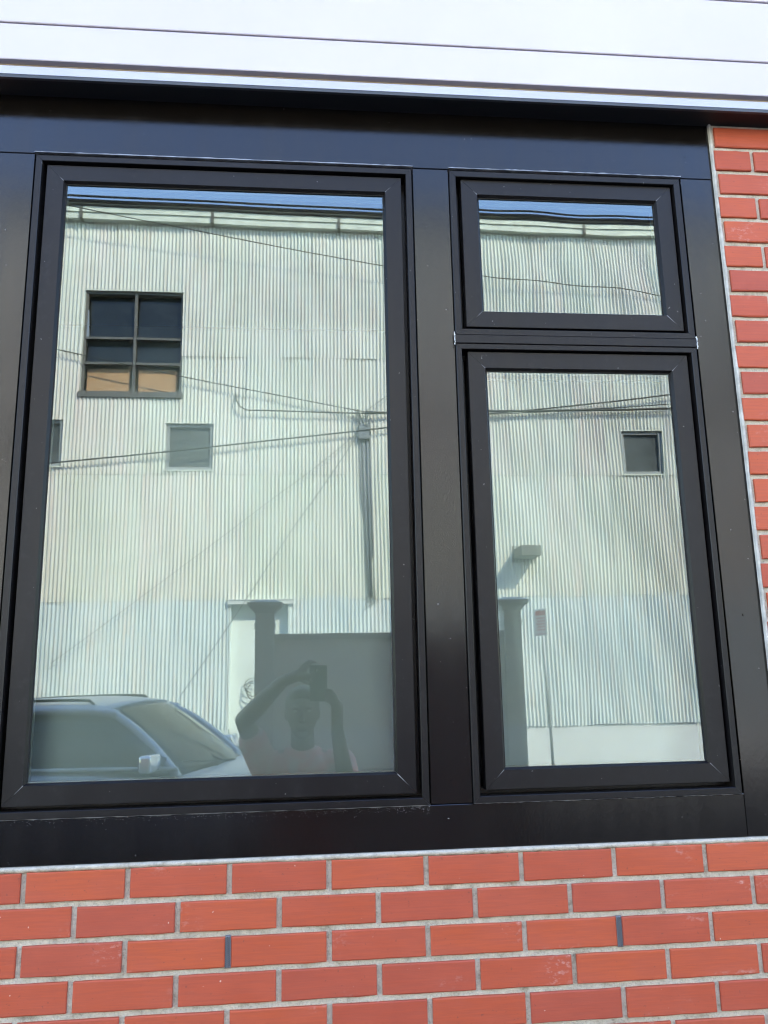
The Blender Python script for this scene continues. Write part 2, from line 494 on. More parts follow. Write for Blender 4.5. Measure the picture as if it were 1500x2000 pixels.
def brick_spans(k, x0, x1):
    # brick extents in course k between x0 and x1, running bond
    off = JX if k % 2 == 0 else JX + BP_X / 2
    i = math.floor((x0 - off) / BP_X)
    out = []
    while True:
        a = off + i * BP_X + 0.0055; e = a + BL; i += 1
        if a > x1: break
        a2, e2 = max(a, x0), min(e, x1)
        if e2 - a2 > 0.03: out.append((a2, e2))
    return out
BP_X = 0.2032
rb = random.Random(3)
far = MB()
def put_brick(a, e, zt, single):
    L = round((e - a) * 500) / 500
    me = brick_mesh(L, rb.randrange(4))
    x, y, z = (a + e) / 2, rb.uniform(-0.0010, 0.0008), zt - BH / 2
    if single:
        o = link('brick', me, WALL)
        o.location = (x, y, z + rb.uniform(-0.0006, 0.0006))
        o.rotation_euler = (rb.uniform(-0.006, 0.006), rb.uniform(-0.003, 0.003), rb.uniform(-0.004, 0.004))
    else:
        far.box(a, e, y, 0.012, zt - BH, zt)
NB = 0
for k in range(-22, 27):
    zt = ZT0 + k * BP
    if zt > OZ1 - 0.005 or zt - BH < 0.01: continue
    if k <= 0: ranges = [(-3.15, 4.15)]
    else: ranges = [(-3.15, OX0 - 0.0125), (OX1 + 0.0060, 4.15)]
    for (xa, xb) in ranges:
        for (a, e) in brick_spans(k, xa, xb):
            near = (-1.05 < (a + e) / 2 < 1.50) and k >= -7
            put_brick(a, e, zt, near)
            NB += near
o = far.build('brick_field', M['brick'], WALL); o['kind'] = 'stuff'
b = MB(); b.box(-12, -3.2, 0.0, 0.25, -0.1, OZ1); b.box(4.2, 16, 0.0, 0.25, -0.1, OZ1)
b.build('side_wall', M['brickfar'], BLD)

# weep vents in head joints of the third course
def weep(x, z):
    b = MB(); b.cur = 0
    b.cham(-0.0058, 0.0058, -0.0012, 0.02, -0.030, 0.030, 0.002)
    b.cur = 1
    for i in range(16):
        for j in range(4):
            cx = -0.0040 + j * 0.0026; cz = -0.0265 + i * 0.0035 + (0.0016 if j % 2 else 0)
            b.tube([(cx, -0.0018, cz), (cx, 0.0, cz)], 0.00095, 6)
    o = b.build('weep_vent', [M['weep'], M['hole']], WALL); o.location = (x, 0, z)
    return o
zw = ZT0 - 2 * BP - BH / 2
weep(JX + BP_X, zw); weep(JX + 5 * BP_X, zw)

# ---- black window surround
PY = 0.010
kp = sc(PY)
def PX(x): return x * kp
def PZ(z): return ZC + z * kp
SUR = empty('window_surround', (0, 0, 0), BLD)
SUR['label'] = 'glossy black painted panels around and between the windows'
def panel(name, x0, x1, z0, z1, y=PY):
    b = MB(); b.cham(x0, x1, y, y + 0.03, z0, z1, 0.0012)
    return b.build(name, M['panel'], SUR)
g = 0.0025
xl, xr = OX0 + 0.0005, OX1 + 0.004
lo0, lo1, ro0, ro1 = [v * kp for v in (-0.6595, 0.2457, 0.3414, 0.942)]
zh, zsill = PZ(1.2206), PZ(-0.2914)
panel('header_panel', xl, xr, zh + 0.0008, OZ1 + 0.02)
panel('jamb_panel', xl, lo0 - g, zsill + 0.0006, zh, PY + 0.001)
panel('jamb_panel', ro1 + g + 0.001, xr, OZ0 + 0.0005, zh, PY + 0.001)
panel('mullion_panel', lo1 + g, ro0 - g, zsill + 0.0006, zh, PY + 0.0014)
panel('sill_panel', xl, ro1 + g, OZ0 + 0.0005, zsill - 0.0005, PY)
b = MB(); b.box(OX0 - 0.01, OX1 + 0.01, 0.075, 0.08, OZ0 - 0.02, ZC - 0.245); b.box(OX0, OX1, 0.075, 0.08, ZC + 1.19, OZ1 + 0.02)
b.box(OX0, -0.62, 0.075, 0.08, OZ0, OZ1); b.box(0.215, 0.385, 0.075, 0.08, OZ0, OZ1); b.box(0.90, OX1 + 0.01, 0.075, 0.08, OZ0, OZ1)
b.build('surround_backing', M['hole'], SUR)
# screws in the panels
for (x, z) in ((-0.70, 1.285), (-0.115, 1.285), (0.60, 1.285), (0.965, 1.285), (0.295, -0.245), (-0.29, -0.335), (1.0, -0.33), (-0.705, 0.4), (0.99, 0.1)):
    b = MB(); b.tube([(PX(x), PY + 0.002, PZ(z)), (PX(x), PY - 0.0008, PZ(z))], 0.0030, 10)
    b.build('screw', M['panel'], SUR)
# dusty flashing above the frames and dirt line on the sill
for (xa, xb) in ((lo0 - 0.002, lo1 + 0.003), (ro0 - 0.003, ro1 + 0.002)):
    b = MB(); P = []
    for i in range(61):
        x = xa + (xb - xa) * i / 60
        t = random.uniform(0.0016, 0.0034)
        P.append([(x, 0.03, zh + t), (x, 0.0030 + random.uniform(0, 0.0012), zh + t), (x, 0.0024, zh - 0.0004), (x, 0.03, zh - 0.0010)])
    b.grid(P); recalc(b.build('head_flashing', M['dusty'], SUR, False))
for (xa, xb, tt) in ((xl, lo1 + 0.002, 0.0016), (ro0, ro1 + 0.002, 0.0010)):
    b = MB(); P = []
    for i in range(91):
        x = xa + (xb - xa) * i / 90
        t = random.uniform(0.2, 1.0) * tt
        P.append([(x, 0.03, zsill + 0.0006), (x, PY - 0.0012, zsill + 0.0003), (x, PY - 0.0010, zsill - t), (x, PY + 0.002, zsill - t)])
    b.grid(P); recalc(b.build('dust_line', M['dusty'], SUR))

b = MB(); rd = random.Random(21)
for q in range(420):
    x = xl + (lo1 - xl) * (1 - rd.random() ** 1.6); z = zsill - 0.001 - abs(rd.gauss(0, 0.007)); r_ = rd.uniform(0.0002, 0.0006)
    if z < OZ0 + 0.002: continue
    b.add([(x - r_, PY - 0.0002, z), (x, PY - 0.0003, z - r_), (x + r_ * 1.4, PY - 0.0002, z), (x, PY - 0.0003, z + r_)], [(0, 1, 2, 3)])
o = b.build('dust_flecks', M['dusty'], SUR); o['kind'] = 'stuff'

# ---- windows
def ring_side(rect, prof, side, gap=0.0003):
    # one mitred member of a rectangular ring; prof = [(inward offset, y)]
    x0, x1, z0, z1 = rect
    b = MB()
    A = []; B = []
    for (t, y) in prof:
        if side == 'b': A.append((x0 + t + gap, y, z0 + t)); B.append((x1 - t - gap, y, z0 + t))
        if side == 't': A.append((x1 - t - gap, y, z1 - t)); B.append((x0 + t + gap, y, z1 - t))
        if side == 'l': A.append((x0 + t, y, z1 - t - gap)); B.append((x0 + t, y, z0 + t + gap))
        if side == 'r': A.append((x1 - t, y, z0 + t + gap)); B.append((x1 - t, y, z1 - t - gap))
    n = len(prof)
    b.add(A + B, [(i, n + i, n + (i + 1) % n, (i + 1) % n) for i in range(n)] + [tuple(range(n)), tuple(range(2 * n - 1, n - 1, -1))])
    return b

def srect(x0, x1, z0, z1, y):
    s = sc(y); return (x0 * s, x1 * s, ZC + z0 * s, ZC + z1 * s)

def pane(name, rect, y, th, bow, corner, seed, mats, parent):
    x0, x1, z0, z1 = rect
    nx, nz = 26, 36
    rr = random.Random(seed)
    ph = [rr.uniform(0, 6.28) for _ in range(4)]
    def d(u, v):
        e = bow * (1 - u * u) * (1 - v * v)
        e += 0.00005 * math.sin(3.1 * u + ph[0]) * math.sin(2.3 * v + ph[1]) + 0.000025 * math.sin(7 * u + ph[2]) * math.cos(5 * v + ph[3])
        if v > 0.55: e -= corner * (0.25 + 0.75 * ((1 + u) / 2) ** 2) * ((v - 0.55) / 0.45) ** 2
        return e
    F = []; K = []
    for j in range(nz + 1):
        v = -1 + 2 * j / nz
        F.append([(x0 + (x1 - x0) * i / nx, y - d(-1 + 2 * i / nx, v), z0 + (z1 - z0) * j / nz) for i in range(nx + 1)])
        K.append([(p[0], p[1] + th, p[2]) for p in F[-1]])
    b = MB()
    b.cur = 0; b.grid(F)
    b.cur = 1; b.grid([row[::-1] for row in K])
    edge = lambda P, Q: b.add([q for pr in zip(P, Q) for q in pr], [(2 * i, 2 * i + 1, 2 * i + 3, 2 * i + 2) for i in range(len(P) - 1)])
    edge(F[0], K[0]); edge(F[-1][::-1], K[-1][::-1])
    edge([r[0] for r in F][::-1], [r[0] for r in K][::-1]); edge([r[-1] for r in F], [r[-1] for r in K])
    return b.build(name, mats, parent, True)

FY, SY, GY = 0.002, 0.0115, 0.023
def window(label, outer, sash, glass, bow, corner, seed):
    W = empty('window', (0, 0, 0), BLD); W['label'] = label
    fo = srect(*outer, FY); so_ = srect(*sash, SY); gl = srect(*glass, GY - 0.004)
    # frame: face, then rebate behind the sash
    fw = [so_[0] - fo[0], fo[1] - so_[1], so_[2] - fo[2], fo[3] - so_[3]]
    wdt = min(fw) - 0.0052
    prof = [(0.0, 0.06), (0.0, FY + 0.0012), (0.0012, FY), (wdt - 0.001, FY), (wdt, FY + 0.001), (wdt, 0.046), (wdt + 0.012, 0.046), (wdt + 0.012, 0.06)]
    for s in 'btlr': recalc(ring_side(fo, prof, s).build('frame_member', M['frame'], W))
    ws = [gl[0] - so_[0], so_[1] - gl[1], gl[2] - so_[2], so_[3] - gl[3]]
    for s, wd in zip('lrbt', ws):
        pass
    wd = sum(ws) / 4
    # place the sash outline so that its glass line stays exact
    srec = (gl[0] - wd, gl[1] + wd, gl[2] - wd, gl[3] + wd)
    prof = [(0.0, 0.0455), (0.0, SY + 0.0010), (0.0010, SY), (wd - 0.0045, SY), (wd, GY - 0.004), (wd, GY + 0.002), (wd - 0.006, GY + 0.002), (wd - 0.006, 0.0455)]
    prof = [(0.0, 0.0455), (0.0, SY + 0.0010), (0.0010, SY), (wd - 0.0045, SY), (wd, GY - 0.004), (wd, GY - 0.0006), (wd - 0.012, GY - 0.0006), (wd - 0.012, 0.0455)]
    for s in 'btlr': recalc(ring_side(srec, prof, s).build('sash_rail', M['frame'], W))
    # black gasket line
    grect = (gl[0] - 0.001, gl[1] + 0.001, gl[2] - 0.001, gl[3] + 0.001)
    gprof = [(0.0, GY - 0.0032), (0.0028, GY - 0.0028), (0.0028, GY - 0.0008), (0.0, GY - 0.0008)]
    for s in 'tlr': recalc(ring_side(grect, gprof, s).build('gasket', M['rubber'], W))
    # double glazing
    e = 0.010
    prect = (gl[0] - e, gl[1] + e, gl[2] - e, gl[3] + e)
    pane('glass_pane', prect, GY, 0.004, bow, corner, seed, [M['glass_out'], M['glass_clear']], W)
    pane('glass_pane', prect, GY + 0.018, 0.004, -bow * 1.6 - 0.0002, corner * 0.4, seed + 5, [M['glass_in'], M['glass_clear']], W)
    sprof = [(0.0, GY + 0.0050), (0.0115, GY + 0.0050), (0.0115, GY + 0.0165), (0.0, GY + 0.0165)]
    for s in 'btlr': recalc(ring_side(prect, sprof, s).build('spacer_bar', M['spacer'], W))
    # worn mitre corners: little scrapes of bare paint
    for (cx, cz, sx, sz) in ((gl[0], gl[2], -1, -1), (gl[1], gl[2], 1, -1), (gl[1], gl[3], 1, 1), (gl[0], gl[3], -1, 1)):
        ln = {(-1, -1): 0.016, (1, -1): 0.024, (1, 1): 0.015, (-1, 1): 0.010}[(sx, sz)]
        b = MB(); a0 = 0.0035
        P = []
        for i in range(7):
            t = a0 + ln * i / 6
            wv = 0.0005 * (1 - i / 7) * random.uniform(0.6, 1.3)
            P.append([(cx + sx * t - wv, SY - 0.0002, cz + sz * t + wv * sx * sz), (cx + sx * t + wv, SY - 0.0002, cz + sz * t - wv * sx * sz)])
        b.grid(P); b.build('scratch', M['scuff'], W)
    return W
window('large black framed fixed window on the left', (-0.6595, 0.2457, -0.2916, 1.2178), (-0.6319, 0.2196, -0.2674, 1.1913),
       (-0.5853, 0.1737, -0.2215, 1.1426), 0.00022, 0.0007, 11)
window('small black framed top hung window above the casement', (0.3414, 0.942, 0.778, 1.2180), (0.3666, 0.9137, 0.7954, 1.1904),
       (0.4118, 0.867, 0.8395, 1.145), 0.00022, 0.0001, 12)
window('tall black framed casement window on the right', (0.3414, 0.942, -0.2914, 0.7557), (0.3666, 0.9137, -0.2676, 0.7328),
       (0.4118, 0.867, -0.2197, 0.6872), 0.00030, 0.0, 13)
fo = srect(0.3414, 0.942, 0.7557, 0.778, FY)
b = MB(); b.cham(fo[0] - 0.0012, fo[1] + 0.0012, FY - 0.0022, 0.06, fo[2] + 0.0006, fo[3] - 0.0006, 0.0010)
b.build('coupling_bar', M['frame'], SUR)
for x in (fo[0] - 0.0022, fo[1] + 0.0022):
    b = MB()
    for i in range(7):
        b.ball((x + random.uniform(-0.0012, 0.0012), FY - 0.001, fo[2] - 0.002 + (fo[3] - fo[2] + 0.006) * i / 6), (random.uniform(0.001, 0.0022), 0.002, random.uniform(0.0016, 0.0034)), 8, 6)
    b.build('sealant_blob', M['seal'], SUR, True)

# ---- soffit, flashing, siding
UP = empty('upper_wall', (0, 0, 0), BLD); UP['label'] = 'white horizontal lap siding above a black soffit'
XA, XB = -12.0, 16.0
b = MB(); b.box(XA, XB, -0.052, 0.24, OZ1, OZ1 + 0.03); b.build('soffit', M['soffit'], UP)
b = MB(); b.box(XA, XB, -0.0605, -0.0525, ZC + 1.3770, ZC + 1.3855); b.build('drip_lip', M['lip'], UP)
b = MB()
b.add([(XA, -0.0612, ZC + 1.3858), (XB, -0.0612, ZC + 1.3858), (XB, -0.0640, ZC + 1.4045), (XA, -0.0640, ZC + 1.4045),
       (XB, -0.040, ZC + 1.4075), (XA, -0.040, ZC + 1.4075), (XB, -0.040, ZC + 1.3858), (XA, -0.040, ZC + 1.3858)],
      [(0, 1, 2, 3), (3, 2, 4, 5), (5, 4, 6, 7), (7, 6, 1, 0), (0, 3, 5, 7), (1, 6, 4, 2)])
recalc(b.build('flashing', M['flash'], UP))
b = MB(); b.box(XA, XB, -0.047, 0.1, ZC + 1.4086, ZC + 1.435); b.build('underlay', M['gap'], UP)
TOPZ = 10.6
b = MB(); b.box(XA, XB, -0.050, 6.0, ZC + 1.436, TOPZ); b.build('sheathing', M['gap'], UP)
z = ZC + 1.4205; first = True; zs = [z, ZC + 1.5225]
while zs[-1] + 0.185 < TOPZ: zs.append(zs[-1] + 0.185)
_sb = {}
for i, z in enumerate(zs):
    H = (zs[i + 1] - z) if i + 1 < len(zs) else 0.15
    key = round(H, 3)
    if key not in _sb:
        b = MB(); t = 0.0095
        # shiplap board: square shadow gap along its lower edge, back rebate behind the next board
        yb = -0.0640
        prof = [(yb + 0.020, 0.0028), (yb + 0.0015, 0.0028), (yb, 0.0046), (yb + 0.0022, H - 0.0016), (yb + 0.0035, H), (yb + 0.020, H)]
        n = len(prof)
        NX = 1
        b.add([(XA, p[0], p[1]) for p in prof] + [(XB, p[0], p[1]) for p in prof],
              [(k, (k + 1) % n, n + (k + 1) % n, n + k) for k in range(n)] + [tuple(range(n - 1, -1, -1)), tuple(range(n, 2 * n))])
        o = b.build('siding_board', M['siding'], UP); recalc(o); _sb[key] = o.data
    else:
        o = link('siding_board', _sb[key], UP)
    o.location = (0, 0, z)
b = MB(); b.box(XA - 0.1, XB + 0.1, -0.12, 6.1, TOPZ, TOPZ + 0.12); b.build('roof_edge', M['siding'], UP)

# ---- the room behind the glass
RM = empty('interior_room', (0, 0, 0), BLD); RM['label'] = 'plain room with an added pale curved screen seen dimly through the window glass'
RX0, RX1 = -2.2, 2.5
ZI = ZC + 2.3
def slope_y(z): return 0.112 + 0.66 * max(0.0, z - (ZC - 0.16)) ** 1.5  # added pale screen, curved so the veil behind the glass fades upward
b = MB()
zz_ = [ZC - 0.31 + 2.26 * i / 40 for i in range(41)]
b.grid([[(RX0, slope_y(q), q), (RX1, slope_y(q), q)] for q in zz_])
o = recalc(b.build('added_veil_screen', M['plaster'], RM, True))
md = o.modifiers.new('solid', 'SOLIDIFY'); md.thickness = 0.04; md.offset = -1.0
b = MB(); b.box(RX0 - 0.05, RX0, 0.101, 2.6, 0.0, ZI); b.build('interior_wall', M['sidewall'], RM)
b = MB(); b.box(RX1, RX1 + 0.05, 0.101, 2.6, 0.0, ZI); b.build('interior_wall', M['sidewall'], RM)
b = MB(); b.box(RX0 - 0.05, RX1 + 0.05, 2.6, 2.65, 0.0, ZI); b.build('interior_wall', M['sidewall'], RM)
b = MB(); b.box(RX0 - 0.05, RX1 + 0.05, 0.101, 2.65, ZI, ZI + 0.05); b.build('ceiling', M['ceil'], RM)
b = MB(); b.box(RX0 - 0.05, RX1 + 0.05, 0.101, 2.65, -0.05, 0.0); b.build('floor', M['floor'], RM)
b = MB()
wl = srect(-0.5853, 0.1737, -0.2215, 1.1426, 0.03); wr = srect(0.4118, 0.867, -0.2197, 1.145, 0.03)
for (x0, x1) in ((RX0 - 0.05, wl[0] - 0.02), (wl[1] + 0.02, wr[0] - 0.02), (wr[1] + 0.02, RX1 + 0.05)):
    b.box(x0, x1, 0.085, 0.100, 0.0, ZC + 2.45)
b.box(wl[0] - 0.02, wl[1] + 0.02, 0.085, 0.100, 0, wl[2] - 0.02); b.box(wr[0] - 0.02, wr[1] + 0.02, 0.085, 0.100, 0, wr[2] - 0.02)
b.box(wl[0] - 0.02, wl[1] + 0.02, 0.085, 0.100, wl[3] + 0.02, ZC + 2.45); b.box(wr[0] - 0.02, wr[1] + 0.02, 0.085, 0.100, wr[3] + 0.02, ZC + 2.45)
b.box(wr[0] - 0.02, wr[1] + 0.02, 0.085, 0.100, ZC + 0.70, ZC + 0.83)
b.build('window_reveal', M['plaster'], RM)

# ------------------------------------------------------------------ corrugated building across the street
YB = -12.0
CB = tag(empty('corrugated_building', (0, YB, 0)), 'pale painted corrugated iron warehouse mirrored in the window glass', 'building')
def cloc(o): return o
p_c, A_c = 0.0678, 0.0155
SW = 9 * p_c
holes = [(-4.20, -2.41, 4.88, 6.94), (-2.66, -1.80, 3.515, 4.385), (5.85, 6.66, 3.475, 4.325), (-5.31, -4.45, 3.575, 4.435), (-1.43, -0.42, -1.9, 1.13),
         (-8.3, -6.5, 4.88, 6.94), (8.6, 10.4, 4.88, 6.94)]
rows = [(5.67, 8.42), (3.44, 5.73), (1.18, 3.50), (-1.10, 1.24)]
def sheet_mesh(x0, x1, z0, z1, seed, mat, cut):
    rr = random.Random(seed)
    rects = [(x0, x1, z0, z1)]
    for (a, bb, c, d) in cut:
        new = []
        for (u0, u1, w0, w1) in rects:
            if a >= u1 or bb <= u0 or c >= w1 or d <= w0: new.append((u0, u1, w0, w1)); continue
            if w0 < c: new.append((u0, u1, w0, c))
            if w1 > d: new.append((u0, u1, d, w1))
            m0, m1 = max(w0, c), min(w1, d)
            if u0 < a: new.append((u0, a, m0, m1))
            if u1 > bb: new.append((bb, u1, m0, m1))
        rects = new
    ph = [rr.uniform(0, 6.28) for _ in range(6)]
    nd = 12 if z0 < 0 else 3
    dents = [(rr.uniform(x0, x1), rr.choice((rr.uniform(z0, z1), rr.uniform(z0, z0 + 0.35))), rr.uniform(-0.018, 0.014) * (1.0 if z0 < 0 else 0.3), rr.uniform(0.03, 0.09)) for _ in range(nd)]
    b = MB()
    for (u0, u1, w0, w1) in rects:
        nx = max(2, round((u1 - u0) / p_c * 8)); nz = max(2, round((w1 - w0) / 0.07))
        P = []
        for j in range(nz + 1):
            zz = w0 + (w1 - w0) * j / nz
            if w0 == z0 and j == 0: pass
            row = []
            for i in range(nx + 1):
                xx = u0 + (u1 - u0) * i / nx
                dn = 0.0016 * math.sin(2.1 * zz + ph[0] + 3 * xx) + 0.0012 * math.sin(7 * zz + ph[1]) * math.sin(5 * xx + ph[2])
                for (dx, dz, da, dr) in dents:
                    q = ((xx - dx) ** 2 + ((zz - dz) * 0.7) ** 2) / (dr * dr)
                    if q < 6: dn += da * math.exp(-q)
                am = A_c * (1 + 0.22 * math.sin(3.3 * zz + ph[3] + 6 * xx))
                sx = 0.0035 * math.sin(1.7 * zz + ph[4])
                row.append((xx, dn + am * math.sin(2 * math.pi * (xx + sx) / p_c), zz + (rr.uniform(-0.006, 0.006) if j == 0 and w0 == z0 else 0)))
            P.append(row)
        b.grid(P)
    return b
_sm = {}
NCOL = 36; XS0 = -15 * SW
for r_, (z0, z1) in enumerate(rows):
    for c_ in range(NCOL):
        x0 = XS0 + c_ * SW; x1 = x0 + SW + 0.02
        cut = [h for h in holes if not (h[0] >= x1 or h[1] <= x0 or h[2] >= z1 or h[3] <= z0)]
        m = M['sheet_low'] if r_ == 3 else M['sheet']
        v = random.randrange(4)
        if cut:
            b = sheet_mesh(0, x1 - x0, z0, z1, 100 + c_ * 7 + r_, m, [(h[0] - x0, h[1] - x0, h[2], h[3]) for h in cut])
            me = b.mesh('metal_sheet', m, True)
        else:
            if (r_, v) not in _sm:
                _sm[(r_, v)] = sheet_mesh(0, SW + 0.02, z0, z1, r_ * 10 + v, m, []).mesh('metal_sheet', m, True)
            me = _sm[(r_, v)]
        o = link('metal_sheet', me, CB)
        o.location = (x0, 0.008 * (3 - r_) + random.uniform(0, 0.004) + 0.005 * (c_ % 2), ZC + random.uniform(-0.008, 0.008))
        o.rotation_euler = (random.uniform(-0.0012, 0.0012), random.uniform(-0.0008, 0.0008), random.uniform(-0.003, 0.003) * (3.5 if r_ == 3 else 1))
XW0, XW1 = XS0, XS0 + NCOL * SW
b = MB(); b.box(XW0, XW1, -8, -0.30, 0, ZC + 8.62); b.build('building_core', M['wallback'], CB)
b = MB(); b.box(XW0, -1.43, -0.30, -0.025, 0, ZC - 1.02); b.box(-0.42, XW1, -0.30, -0.025, 0, ZC - 1.02); b.build('plinth', M['base'], CB)
# fascia boards with joints
x = XW0; i = 0
for x in [XW0 + 2.42 * j for j in range(11)]:
    if x > XW1: break
    b = MB(); xe = min(x + 2.41, XW1)
    b.box(x, xe, -0.02, 0.16, ZC + 8.345, ZC + 8.600)
    b.box(x, xe, 0.161, 0.185, ZC + 8.475, ZC + 8.585)
    b.build('fascia_board', M['fascia'], CB)
    b = MB(); b.box(xe - 0.02, xe + 0.035, 0.03, 0.192, ZC + 8.34, ZC + 8.603); b.build('joint_strap', M['lamp'], CB)
b = MB(); b.box(XW0 - 0.1, XW1 + 0.1, -8.1, 0.23, ZC + 8.606, ZC + 8.665); b.build('roof', M['roof'], CB)

# big steel window
def steel_window(x0, x1, z0, z1, parent):
    W = empty('window', (0, 0, 0), parent); W['label'] = 'large steel window with six panes, the lower two boarded in tan'
    yb = -0.05
    f = 0.045
    def bar(a, bb, c, d, ya=yb - 0.02, yc=yb + 0.035, nm='frame_bar', m='steel'):
        b = MB(); b.box(a, bb, ya, yc, ZC + c, ZC + d); return b.build(nm, M[m], W)
    bar(x0, x0 + f, z0, z1); bar(x1 - f, x1, z0, z1); bar(x0 + f, x1 - f, z1 - f, z1)
    b = MB(); b.box(x0 - 0.02, x1 + 0.02, yb - 0.02, 0.06, ZC + z0 - 0.02, ZC + z0 + 0.085); b.build('sill', M['steel'], W)
    xm = (x0 + x1) / 2 + 0.03; zr1, zr2 = 6.015, 5.525
    bar(xm - 0.026, xm + 0.026, z0 + 0.085, z1 - f, yb - 0.02, yb + 0.03)
    for zr in (zr1, zr2):
        bar(x0 + f, xm - 0.035, zr - 0.022, zr + 0.022, yb - 0.02, yb + 0.045); bar(xm + 0.035, x1 - f, zr - 0.022, zr + 0.022, yb - 0.02, yb + 0.045)
    for (a, bb) in ((x0 + f, xm - 0.035), (xm + 0.035, x1 - f)):
        for (c, d, tilt) in ((zr1 + 0.03, z1 - f, 0.10), (zr2 + 0.03, zr1 - 0.03, 0.22)):
            o = MB(); o.box(a, bb, -0.004, 0.004, 0, d - c); o = o.build('pane', M['darkglass'], W)
            o.location = (0, yb - 0.03, ZC + c); o.rotation_euler = (tilt * random.uniform(0.6, 1.2), 0, 0)
        o = MB(); o.box(a + 0.03, bb - 0.05, yb - 0.09, yb - 0.07, ZC + z0 + 0.07, ZC + zr2 - 0.07); o.build('plywood_board', M['plywood'], W)
        o = MB(); o.box(a, bb, yb - 0.030, yb - 0.024, ZC + z0 + 0.085, ZC + zr2 - 0.03); o.build('pane', M['glass_clear'], W)
    # side stay of the opened left leaf
    o = MB(); o.add([(x0 + f, yb + 0.03, ZC + zr1 + 0.03), (x0 + f + 0.05, yb + 0.03, ZC + zr1 + 0.03), (x0 + f + 0.02, yb + 0.03, ZC + zr1 + 0.55), (x0 + f, yb + 0.03, ZC + zr1 + 0.55),
                     (x0 + f, yb - 0.0, ZC + zr1 + 0.03), (x0 + f + 0.05, yb - 0.0, ZC + zr1 + 0.03), (x0 + f + 0.02, yb - 0.0, ZC + zr1 + 0.55), (x0 + f, yb - 0.0, ZC + zr1 + 0.55)],
                    [(0, 1, 2, 3), (7, 6, 5, 4), (0, 4, 5, 1), (1, 5, 6, 2), (2, 6, 7, 3), (3, 7, 4, 0)])
    recalc(o.build('window_stay', M['galv'], W))
    # reveals
    b = MB(); b.box(x0 - 0.012, x0, -0.28, 0.012, ZC + z0 - 0.02, ZC + z1 + 0.02); b.box(x1, x1 + 0.012, -0.28, 0.018, ZC + z0 - 0.02, ZC + z1 + 0.02); b.box(x0 - 0.012, x1 + 0.012, -0.28, 0.03, ZC + z1, ZC + z1 + 0.02)
    b.build('reveal', M['fascia'], W)
    return W
w1 = steel_window(-4.20, -2.41, 4.88, 6.94, CB)
w1['label'] = 'mirrored six pane steel window, its lower two panes boarded in tan'
for (h, lb) in ((holes[5], 'six pane steel window farther left on the warehouse'), (holes[6], 'six pane steel window farther right on the warehouse')):
    steel_window(*h, CB)['label'] = lb
def small_window(x0, x1, z0, z1, lab):
    W = empty('window', (0, 0, 0), CB); W['label'] = lab
    f = 0.06
    for (a, bb, c, d) in ((x0, x0 + f, z0, z1), (x1 - f, x1, z0, z1), (x0 + f, x1 - f, z0, z0 + f), (x0 + f, x1 - f, z1 - f, z1)):
        b = MB(); b.box(a, bb, -0.10, -0.02, ZC + c, ZC + d); b.build('frame_bar', M['frame_grey'], W)
    b = MB(); b.box(x0 + f, x1 - f, -0.085, -0.075, ZC + z0 + f, ZC + z1 - f); b.build('pane', M['smallglass'], W)
    b = MB(); b.box(x0 - 0.03, x1 + 0.03, -0.10, 0.035, ZC + z0 - 0.028, ZC + z0 - 0.002); b.build('sill', M['fascia'], W)
    b = MB(); b.box(x0 - 0.012, x0, -0.28, 0.012, ZC + z0, ZC + z1); b.box(x1, x1 + 0.012, -0.28, 0.016, ZC + z0, ZC + z1); b.box(x0 - 0.012, x1 + 0.012, -0.28, 0.025, ZC + z1, ZC + z1 + 0.014)
    b.build('reveal', M['fascia'], W)
small_window(*holes[1], 'small square mirrored window under the six pane window')
small_window(*holes[2], 'small square mirrored window seen in the right casement')
small_window(*holes[3], 'small square mirrored window cut off at the left edge')
# doorway
D = empty('doorway', (0, 0, 0), CB); D['label'] = 'recessed white doorway under a painted metal lintel'
x0, x1 = -1.43, -0.42
b = MB(); b.box(x0, x1, -0.24, -0.18, 0.0, ZC + 1.12); b.build('door_leaf', M['door'], D)
b = MB(); b.box(x0 - 0.02, x0, -0.28, 0.02, 0, ZC + 1.10); b.box(x1, x1 + 0.02, -0.28, 0.025, 0, ZC + 1.10); b.build('door_jamb', M['door'], D)
b = MB(); b.box(x0 - 0.05, x1 + 0.09, -0.2, 0.07, ZC + 1.095, ZC + 1.165); b.box(x0 - 0.06, x1 + 0.10, -0.02, 0.085, ZC + 1.166, ZC + 1.18); b.build('lintel', M['base'], D)
b = MB()
for q in range(3):
    b.tube([(-1.02 + 0.16 * math.cos(a / 10 * 4.4 + q) * (1 - 0.3 * q * 0.5), -0.10 + 0.04 * q, ZC - 0.30 + 0.13 * math.sin(a / 10 * 4.4 + q) - 0.05 * q) for a in range(11)], 0.009, 6)
b.build('loose_wires', M['cable'], D, True)
# ragged patch under the last sheets left of the doorway
b = MB()
for i in range(9):
    xx = -2.0 + i * 0.062
    b.add([(xx, 0.012, ZC - 1.02), (xx + 0.06, 0.012, ZC - 1.02), (xx + 0.05, 0.014, ZC - 1.10 - random.uniform(0, 0.08)), (xx + 0.01, 0.014, ZC - 1.08 - random.uniform(0, 0.06))], [(0, 3, 2, 1)])
b.build('torn_sheet_edge', M['sheet_low'], CB)
# projecting box on the wall
B = empty('wall_bracket', (0, 0, 0), CB); B['label'] = 'grey metal box projecting from the corrugated wall'
b = MB(); b.box(3.60, 3.98, 0.0, 0.52, ZC + 1.86, ZC + 2.045); o = b.build('box_body', M['lamp'], B); bevel(o, 0.01)
b = MB(); b.box(3.55, 4.03, -0.0, 0.018, ZC + 1.80, ZC + 2.10); b.build('mounting_plate', M['lamp'], B)
